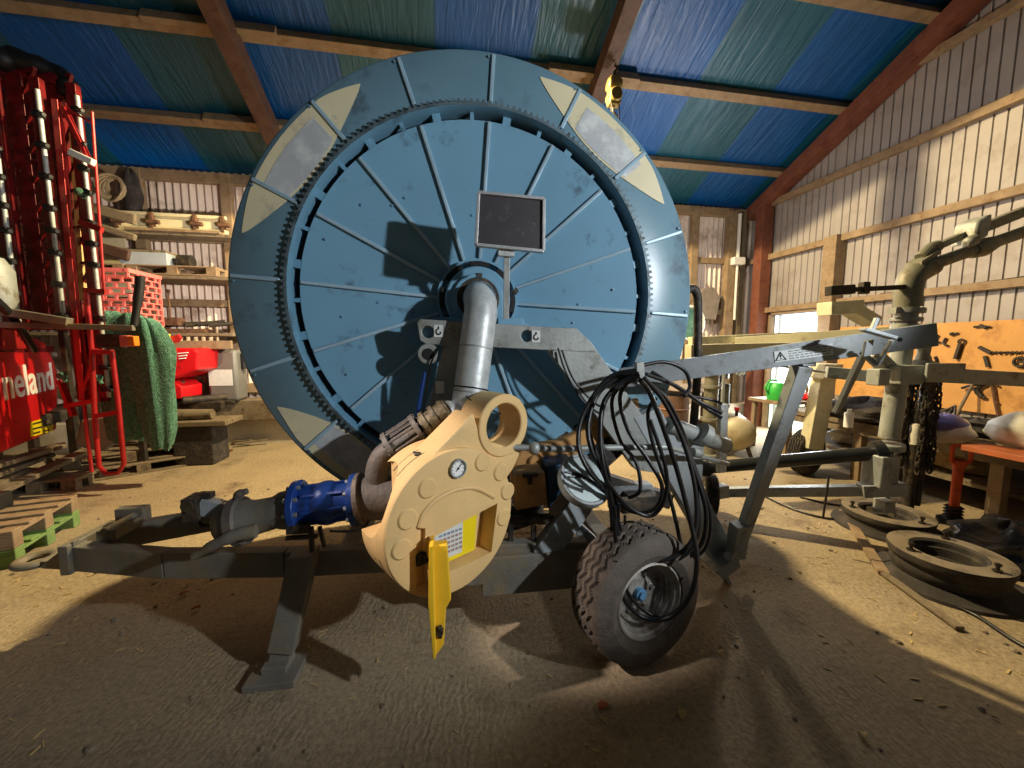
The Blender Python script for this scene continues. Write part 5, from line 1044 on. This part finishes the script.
b = crate_mb(V((c.x-.02, 6.05, 2.30)), .90, .55, .68); tag(obj('plastic_crate', b, 'crate', loc=(c.x-.02, 6.05, 1.95), smooth=False), 'faded red slatted plastic crate raised up behind the green net', 'crate')
# a stand that carries the crate
b = MB()
for dx in (-.38, .38):
    for dy in (-.2, .2): b.box((c.x-.02+dx, 6.05+dy, .96), (.06, .06, 1.92))
b.box((c.x-.02, 6.05, 1.93), (.9, .55, .04)); tag(obj('stand', b, 'dark', loc=(c.x, 6.05, 0), smooth=False), 'dark stand under the faded red crate behind the sprayer', 'stand')
# second red machine against the wall
g = deep(180, 440, 6.7); g.z = 0; sm = thing('seed_spreader', 'small red spreader with white print behind the green net', 'spreader', g)
def dsl(px, Yd, th, name, m, par, **k): mb = MB(); mb.slab([deep(x, y, Yd) for x, y in px], V((0, th, 0))); return obj(name, mb, m, par, smooth=False, **k)
dsl([(160, 348), (194, 348), (198, 353), (197, 370), (178, 378), (160, 382)], 6.4, .7, 'hopper', 'red', sm, bev=.03)
dsl([(160, 384), (172, 380), (182, 387), (182, 399), (160, 400)], 6.45, .5, 'chute', 'red', sm, bev=.02)
dsl([(166, 396), (171, 396), (171, 400.5), (166, 400.5)], 6.42, .02, 'yellow_sticker', 'yellow', sm)
dsl([(163, 336), (168, 334), (168, 348), (163, 348)], 6.4, .05, 'marker', 'yellow', sm)
dsl([(169, 337), (178, 334), (181, 338), (176, 343), (169, 342)], 6.45, .05, 'wing_plate', 'red_bright', sm, bev=.01)
dsl([(169, 354), (176, 354), (176, 360), (169, 360)], 6.385, .012, 'white_print', 'text_white', sm)
b = MB(); p = deep(179, 357, 6.385)
for i in range(3): b.bar(deep(178+i*.6, 353.5+i*2.6, 6.39), deep(188-i*1.2, 352.5+i*2.8, 6.39), .012, .022, V((0, -1, 0)))
obj('white_print', b, 'text_white', sm, smooth=False)
b = MB(); 
for x in (166, 192): p = deep(x, 400, 6.9); b.bar(V((p.x, p.y, 0)), V((p.x, p.y, 1.25)), .07, .07)
p = deep(180, 402, 6.7); b.box(p, (.8, .4, .08)); obj('spreader_frame', b, 'dark', sm)
# low bench with a log in front of it, and dark machine parts beside
p = deep(190, 440, 6.2); lb_ = thing('log_bench', 'low dark bench on a thick block, half behind the green net', 'bench', V((p.x, 6.2, 0)))
b = MB(); b.box((p.x+.18, 6.2, .60), (.85, .5, .07)); obj('seat_plank', b, 'wood_grey', lb_, bev=.01, smooth=False)
b = MB(); b.box((p.x+.15, 6.2, .28), (.5, .42, .56)); obj('block', b, 'cloth_dark', lb_, bev=.02, smooth=False)
b = MB(); b.cyl((p.x-.5, 6.1, .72), (p.x+.35, 6.15, .71), .09, .07, n=16); tag(obj('log', b, 'wood_grey', loc=(p.x-.1, 6.1, .63)), 'short grey log lying on the low dark bench', 'log')
c = deep(206, 405, 6.6); v_ = thing('bench_vice', 'dark vice like machine part on a thin stand near the grey cabinet', 'machine part', V((c.x, 6.6, 0)))
b = MB(); b.box(c, (.55, .25, .12)); b.cyl(c+V((-.2, -.2, .1)), c+V((.25, .1, .1)), .06, n=12); b.bar(c+V((.1, 0, .05)), c+V((.4, 0, .02)), .04, .06); b.tube([c+V((-.25, 0, .05)), c+V((-.33, 0, .22)), c+V((-.28, 0, .38))], .03, 8, smooth=4); obj('jaw', b, 'dark', v_, bev=.01)
b = MB(); b.cyl(V((c.x+.05, 6.6, 0)), c+V((.05, 0, 0)), .025, n=10); b.box((c.x+.05, 6.6, .015), (.4, .3, .03)); obj('stand', b, 'rust', v_)
# grey cabinet on a wooden sill by the wall
c = deep(228, 375, 7.1); gb = thing('grey_cabinet', 'small grey cabinet with pale label on a timber beside the blue reel', 'cabinet', V((c.x, 7.1, c.z-.42)))
b = MB(); b.box(c, (.44, .35, .84)); obj('cabinet_body', b, 'greybox', gb, bev=.05)
b = MB(); b.box(c+V((-.02, -.178, -.03)), (.34, .006, .26)); obj('pale_label', b, 'sticker', gb)
b = MB(); b.tube([c+V((-.24, -.1, .30)), c+V((-.36, -.1, .31)), c+V((-.46, -.1, .30))], .02, 8); b.cyl(c+V((.25, 0, .1)), c+V((.25, 0, .35)), .05, n=10); obj('lever', b, 'black', gb)
b = MB(); b.box((c.x+.1, 7.2, (.44+c.z-.42)/2), (2.6, .36, c.z-.42-.44)); tag(obj('timber_sill', b, 'wood_grey', loc=(c.x, 7.2, .44), bev=.01, smooth=False), 'heavy old timber baulk along the foot of the back wall under the grey cabinet', 'timber')
# ------------------------------------------------------------------ rack on the back wall
rk = thing('wall_rack', 'rough timber rack fixed to the left back wall, loaded with pallets', 'rack', V((-5.0, 7.15, 0)))
for z, dd in ((1.86, .60), (2.72, .60), (3.42, .34)):
    b = MB(); b.box((-4.9, 7.35-dd/2, z), (3.3, dd, .05)); obj('shelf', b, 'wood_grey', rk, bev=.006, smooth=False)
for x in (-6.45, -5.98):
    b = MB(); b.box((x, 6.70, 1.75), (.09, .08, 3.5)); obj('upright', b, 'wood', rk, bev=.005, smooth=False)
def pallet(name, c, rot, label, m='wood', L=1.2, W=.8, group=None, mb2=None, tilt=None):
    t = thing(name, label, 'pallet', c, group); t.rotation_euler = (tilt or 0, 0, rot)
    def add(nm, mb, mm): 
        me = mb.mesh(nm); o = bpy.data.objects.new(nm, me); COL.objects.link(o); me.materials.append(M[mm]); o.parent = t
        md = o.modifiers.new('edge', 'BEVEL'); md.width = .004; md.segments = 1; return o
    for i in range(5): mb = MB(); mb.box((0, -W/2+.05+i*(W-.10)/4, .133), (L, .10, .022)); add('top_board', mb, m)
    for i in range(3): mb = MB(); mb.box((0, -W/2+.05+i*(W-.10)/2, .011), (L, .10, .022)); add('bottom_board', mb, m)
    for i in range(3): mb = MB(); mb.box((-L/2+.07+i*(L-.14)/2, 0, .111), (.14, W, .022)); add('cross_board', mb, m)
    for i in range(3):
        for j in range(3): mb = MB(); mb.box((-L/2+.07+i*(L-.14)/2, -W/2+.05+j*(W-.10)/2, .061), (.14, .10, .078)); add('block', mb, mb2 or m)
    return t
pallet('pallet', V((-5.25, 7.05, 2.75)), 0, 'pale wooden pallet on the wall rack, the one behind the red crate', L=1.2, W=.6)
pallet('pallet', V((-4.02, 7.05, 2.75)), 0, 'pale wooden pallet on the wall rack, the one next to the blue reel', L=1.2, W=.6)
def bx(name, c, s_, m, label, cat, rot=0, bev=.006):
    mb = MB(); ca, sa = math.cos(rot), math.sin(rot); mb.box(c, s_, (V((ca, sa, 0)), V((-sa, ca, 0)), MZ)); return tag(obj(name, mb, m, loc=V(c)-MZ*s_[2]/2, bev=bev, smooth=False), label, cat)
bx('steel_box', V((-4.42, 6.98, 2.99)), (.62, .34, .19), 'paleblue', 'pale blue grey steel box on the wall rack pallets', 'box')
bx('board', V((-4.50, 7.02, 3.11)), (.70, .30, .05), 'wood_grey', 'short grey board lying on top of the pale blue grey steel box', 'board')
b = MB(); b.cyl((-4.02, 6.95, 2.99), (-3.84, 6.95, 2.99), .10, n=18); tag(obj('motor', b, 'dark', loc=(-3.95, 6.95, 2.89)), 'small dark motor right beside the pale blue grey steel box', 'motor')
rm_ = thing('seed_bar', 'long rusty white machine bar on the top shelf of the wall rack', 'machine bar', V((-4.2, 7.2, 3.45)))
b = MB(); b.bar((-4.95, 7.15, 3.50), (-3.42, 7.15, 3.50), .10, .07); b.bar((-4.95, 7.15, 3.74), (-3.42, 7.15, 3.73), .05, .05)
b.box((-4.2, 7.19, 3.62), (1.45, .04, .20)); obj('channel', b, 'decal', rm_, bev=.004, smooth=False)
for x in (-4.92, -4.45, -3.85, -3.46): b = MB(); b.box((x, 7.12, 3.62), (.05, .08, .26)); b.cyl((x-.05, 7.08, 3.6), (x+.12, 7.08, 3.6), .035, n=10); obj('bracket', b, 'rust', rm_, bev=.006)
bx('plank', V((-4.1, 7.04, 3.465)), (1.3, .12, .04), 'wood', 'light brown plank on the rack edge below the rusty white bar', 'plank')
bx('board', V((-5.18, 7.365, 3.05)), (.36, .02, 1.15), 'decal', 'tall pale yellow board standing against the wall behind the dark planks', 'board')
for i, (x0, y0, x1, y1, w_, lab) in enumerate(((84, 206, 136, 220, .15, 'dark warped plank slanting over the rack, topmost of three'), (84, 222, 136, 238, .10, 'dark warped plank slanting over the rack, middle one of three'), (86, 244, 130, 256, .16, 'dark knobbly plank slanting over the rack, lowest of three'))):
    b = MB(); b.bar(deep(x0, y0, 6.85), deep(x1, y1, 6.8), .06, w_); tag(obj('plank', b, 'wood_grey' if i != 2 else 'wood_dark', loc=deep(x0, y0, 6.85), bev=.02), lab, 'plank', 'dark planks on the rack')
c = deep(116, 184, 7.1); b = MB(); rg = random.Random(2)
for i in range(7): r_ = .11+.014*i; b.tube([c+V((math.cos(a)*r_*.9, -.02*i+.03*math.sin(a*2+i), math.sin(a)*r_-r_*.5)) for a in [2*PI*j/24 for j in range(24)]], .016, 6, closed=True)
tag(obj('rope_coil', b, 'rope', loc=c), 'coil of rope hung high on the left back wall', 'rope')
lump('jute_sack', deep(133, 205, 7.25)-MZ*.1, .13, .10, .62, 'cloth_dark', 'dark sack hung on the wall post beside the rope coil', 'sack', 81, .15)
for i, (x, z, s_, m, lab) in enumerate(((-4.65, 1.90, (.5, .3, .16), 'wood_grey', 'old wooden offcut on the lowest rack shelf above the red spreader'), (-4.15, 1.89, (.9, .25, .06), 'rust', 'flat rusty iron bar on the lowest rack shelf beside the offcut'))):
    bx('offcut', V((x, 6.95, z+s_[2]/2)), s_, m, lab, 'offcut', rot=.06*i)
b = MB(); 
for i in range(5): b.cyl((-4.3+i*.16, 6.9, 2.0+.02*(i % 2)), (-3.7+i*.1, 7.05, 2.04+.02*(i % 3)), .03, n=8)
tag(obj('pipe_scrap', b, 'dark', loc=(-4.1, 6.95, 1.97)), 'tangle of dark pipe scrap on the lowest shelf near the blue reel', 'scrap')
b = MB(); c = deep(170, 312, 6.9); b.cyl(c-MZ*.2, c+MZ*.32, .012, n=8); b.ball(c+MZ*.32, .03, 6); b.box(c-MZ*.15, (.3, .2, .12)); tag(obj('lever_tool', b, 'rust', loc=c-MZ*.2), 'thin upright reddish lever among the scrap on the lowest shelf', 'lever')
bx('board', V((-3.9, 6.80, 1.70)), (1.2, .06, .13), 'wood', 'pale split board on edge under the lowest rack shelf', 'board')
# ------------------------------------------------------------------ floor at the left: pallets, planks, rubbish
p = flat(134, 470); pallet('pallet', V((p.x+.02, p.y+.15, 0.0)), R(34), 'grey wooden pallet on the floor under the red ladder, lower of two', 'wood_grey'); pallet('pallet', V((p.x-.12, p.y+.22, .145)), R(28), 'grey wooden pallet on the floor under the red ladder, upper of two', 'wood_grey')
p = flat(52, 487); pallet('pallet', V((p.x, p.y, 0)), R(8), 'small broken grey pallet on the floor beside the plank heap', 'wood_grey', L=.75, W=.5)
rg = random.Random(9)
labs = ['long grey plank sloping over the front of the plank heap', 'grey plank of the heap lying under the red tank, uppermost', 'grey plank in the middle of the heap under the red tank', 'grey plank at the left picture edge on top of the heap', 'dark plank at the back of the heap below the yellow sticker']
for i, (x0, y0, x1, y1, z0, z1) in enumerate(((-20, 500, 88, 450, .14, .34), (-20, 470, 60, 446, .40, .42), (-20, 480, 48, 455, .30, .32), (-20, 492, 22, 470, .22, .24), (30, 452, 66, 444, .30, .34))):
    b = MB(); b.bar(flat(x0, y0, z0), flat(x1, y1, z1), .15, .05); tag(obj('plank', b, 'wood_grey' if i != 4 else 'wood_dark', loc=flat(x0, y0, z0), bev=.006, smooth=False), labs[i], 'plank', 'planks heaped under the sprayer')
lump('rubble', flat(8, 478)-MZ*.0, .5, .3, .24, 'stone', 'low heap of rubble and earth under the plank heap', 'rubble', 91, .35)
b = MB(); c = flat(18, 488, .0); b.ball(c+MZ*.06, .07, 6, (1.3, .8, .8), .2); tag(obj('drink_can', b, 'paleblue', loc=c), 'crushed pale blue can on the floor before the plank heap', 'can')
b = MB(); c = flat(78, 467, .12); b.ball(c, .05, 6, (1.3, .8, .8), .2); tag(obj('crushed_bottle', b, 'paleblue', loc=c-MZ*.1), 'crushed blue bottle between the planks and the red ladder', 'bottle')
# green and raw pallet stack cut by the left edge
p = flat(2, 560); 
pallet('pallet', V((p.x-.45, p.y+.10, 0)), R(14), 'green painted wooden pallet at the left edge beside the hitch eye, lower of two', 'wood_green')
pallet('pallet', V((p.x-.45, p.y+.10, .146)), R(14), 'raw wooden pallet at the left edge beside the hitch eye, upper of two', 'wood')
b = MB(); c = V((p.x-.52, p.y+.28, .292+.07)); b.box(c, (.5, .3, .14)); b.cyl(c+V((-.2, -.1, .07)), c+V((.2, -.1, .07)), .05, n=12); tag(obj('battery_box', b, 'black', loc=c-MZ*.07, bev=.015), 'black box lying on the raw pallet at the left edge', 'box')
b = MB(); c = flat(236, 440); 
for i in range(8): a = flat(rg.uniform(196, 262), rg.uniform(433, 447), .02+.02*(i % 3)); b.bar(a, a+V((rg.uniform(.3, .7), rg.uniform(-.25, .25), .02)), .05, .03)
o_ = tag(obj('scrap_wood', b, 'wood_grey', loc=c), 'scattered dark scrap wood on the floor along the back wall', 'debris'); o_['kind'] = 'stuff'
# litter on the floor
rg = random.Random(12); b = MB()
for i in range(520):
    x, y = rg.uniform(-3.2, 3.6), rg.uniform(.75, 4.6); a = rg.uniform(0, PI); l = rg.uniform(.01, .05); d_ = V((math.cos(a), math.sin(a), rg.uniform(-.05, .05)))
    c = V((x, y, .004)); b.bar(c, c+d_*l, rg.uniform(.003, .010), .003)
o_ = tag(obj('straw_litter', b, 'straw', loc=(0, 0, 0), smooth=False), 'bits of straw and chaff scattered over the concrete floor', 'straw'); o_['kind'] = 'stuff'
b = MB()
for i in range(240):
    x, y = rg.uniform(-3.5, 3.8), rg.uniform(.8, 5.2); b.ball((x, y, .004), rg.uniform(.005, .018), 4, (1, 1, .6), .5, i)
o_ = tag(obj('grit', b, 'stone', loc=(0, 0, 0), smooth=False), 'small stones and crumbs of earth scattered over the floor', 'grit'); o_['kind'] = 'stuff'
def leaf(x, y, s_, a, label, m='leaf'):
    p = flat(x, y, .006); mb = MB(); d_, n_ = V((math.cos(a), math.sin(a), 0)), V((-math.sin(a), math.cos(a), 0)); top, bot = [], []
    for i in range(9):
        t = i/8; w_ = s_*.42*math.sin(PI*t)**.8*(1+.2*math.sin(9*t)); zz = MZ*(.008*math.sin(PI*t)+.004*t); top.append((p+d_*s_*(t-.5)+n_*w_+zz+MZ*.007*math.sin(PI*t), p+d_*s_*(t-.5)+zz, p+d_*s_*(t-.5)-n_*w_+zz+MZ*.012))
    mb.rings([[a_, b_, c_, c_-MZ*.003, b_-MZ*.003, a_-MZ*.003] for a_, b_, c_ in top]); return tag(obj('dry_leaf', mb, m, loc=p, angle=60), label, 'leaf')
leaf(603, 707, .055, .4, 'curled orange brown leaf on the floor in front of the wheel')
leaf(682, 715, .045, 1.2, 'small pale leaf on the shaded floor right of the orange leaf', 'straw')
leaf(184, 594, .05, .9, 'dry leaf on the lit floor left of the drawbar jack')
leaf(196, 609, .05, .2, 'dry leaf at the shadow edge just before the other one by the jack')
leaf(430, 577, .07, .2, 'brown leaf under the cream cover, near the chassis')
leaf(862, 736, .04, .6, 'pale scrap lying on the dark floor at the lower right', 'straw')
leaf(722, 655, .05, 2.0, 'pale wood chip on the floor right of the wheel', 'straw')
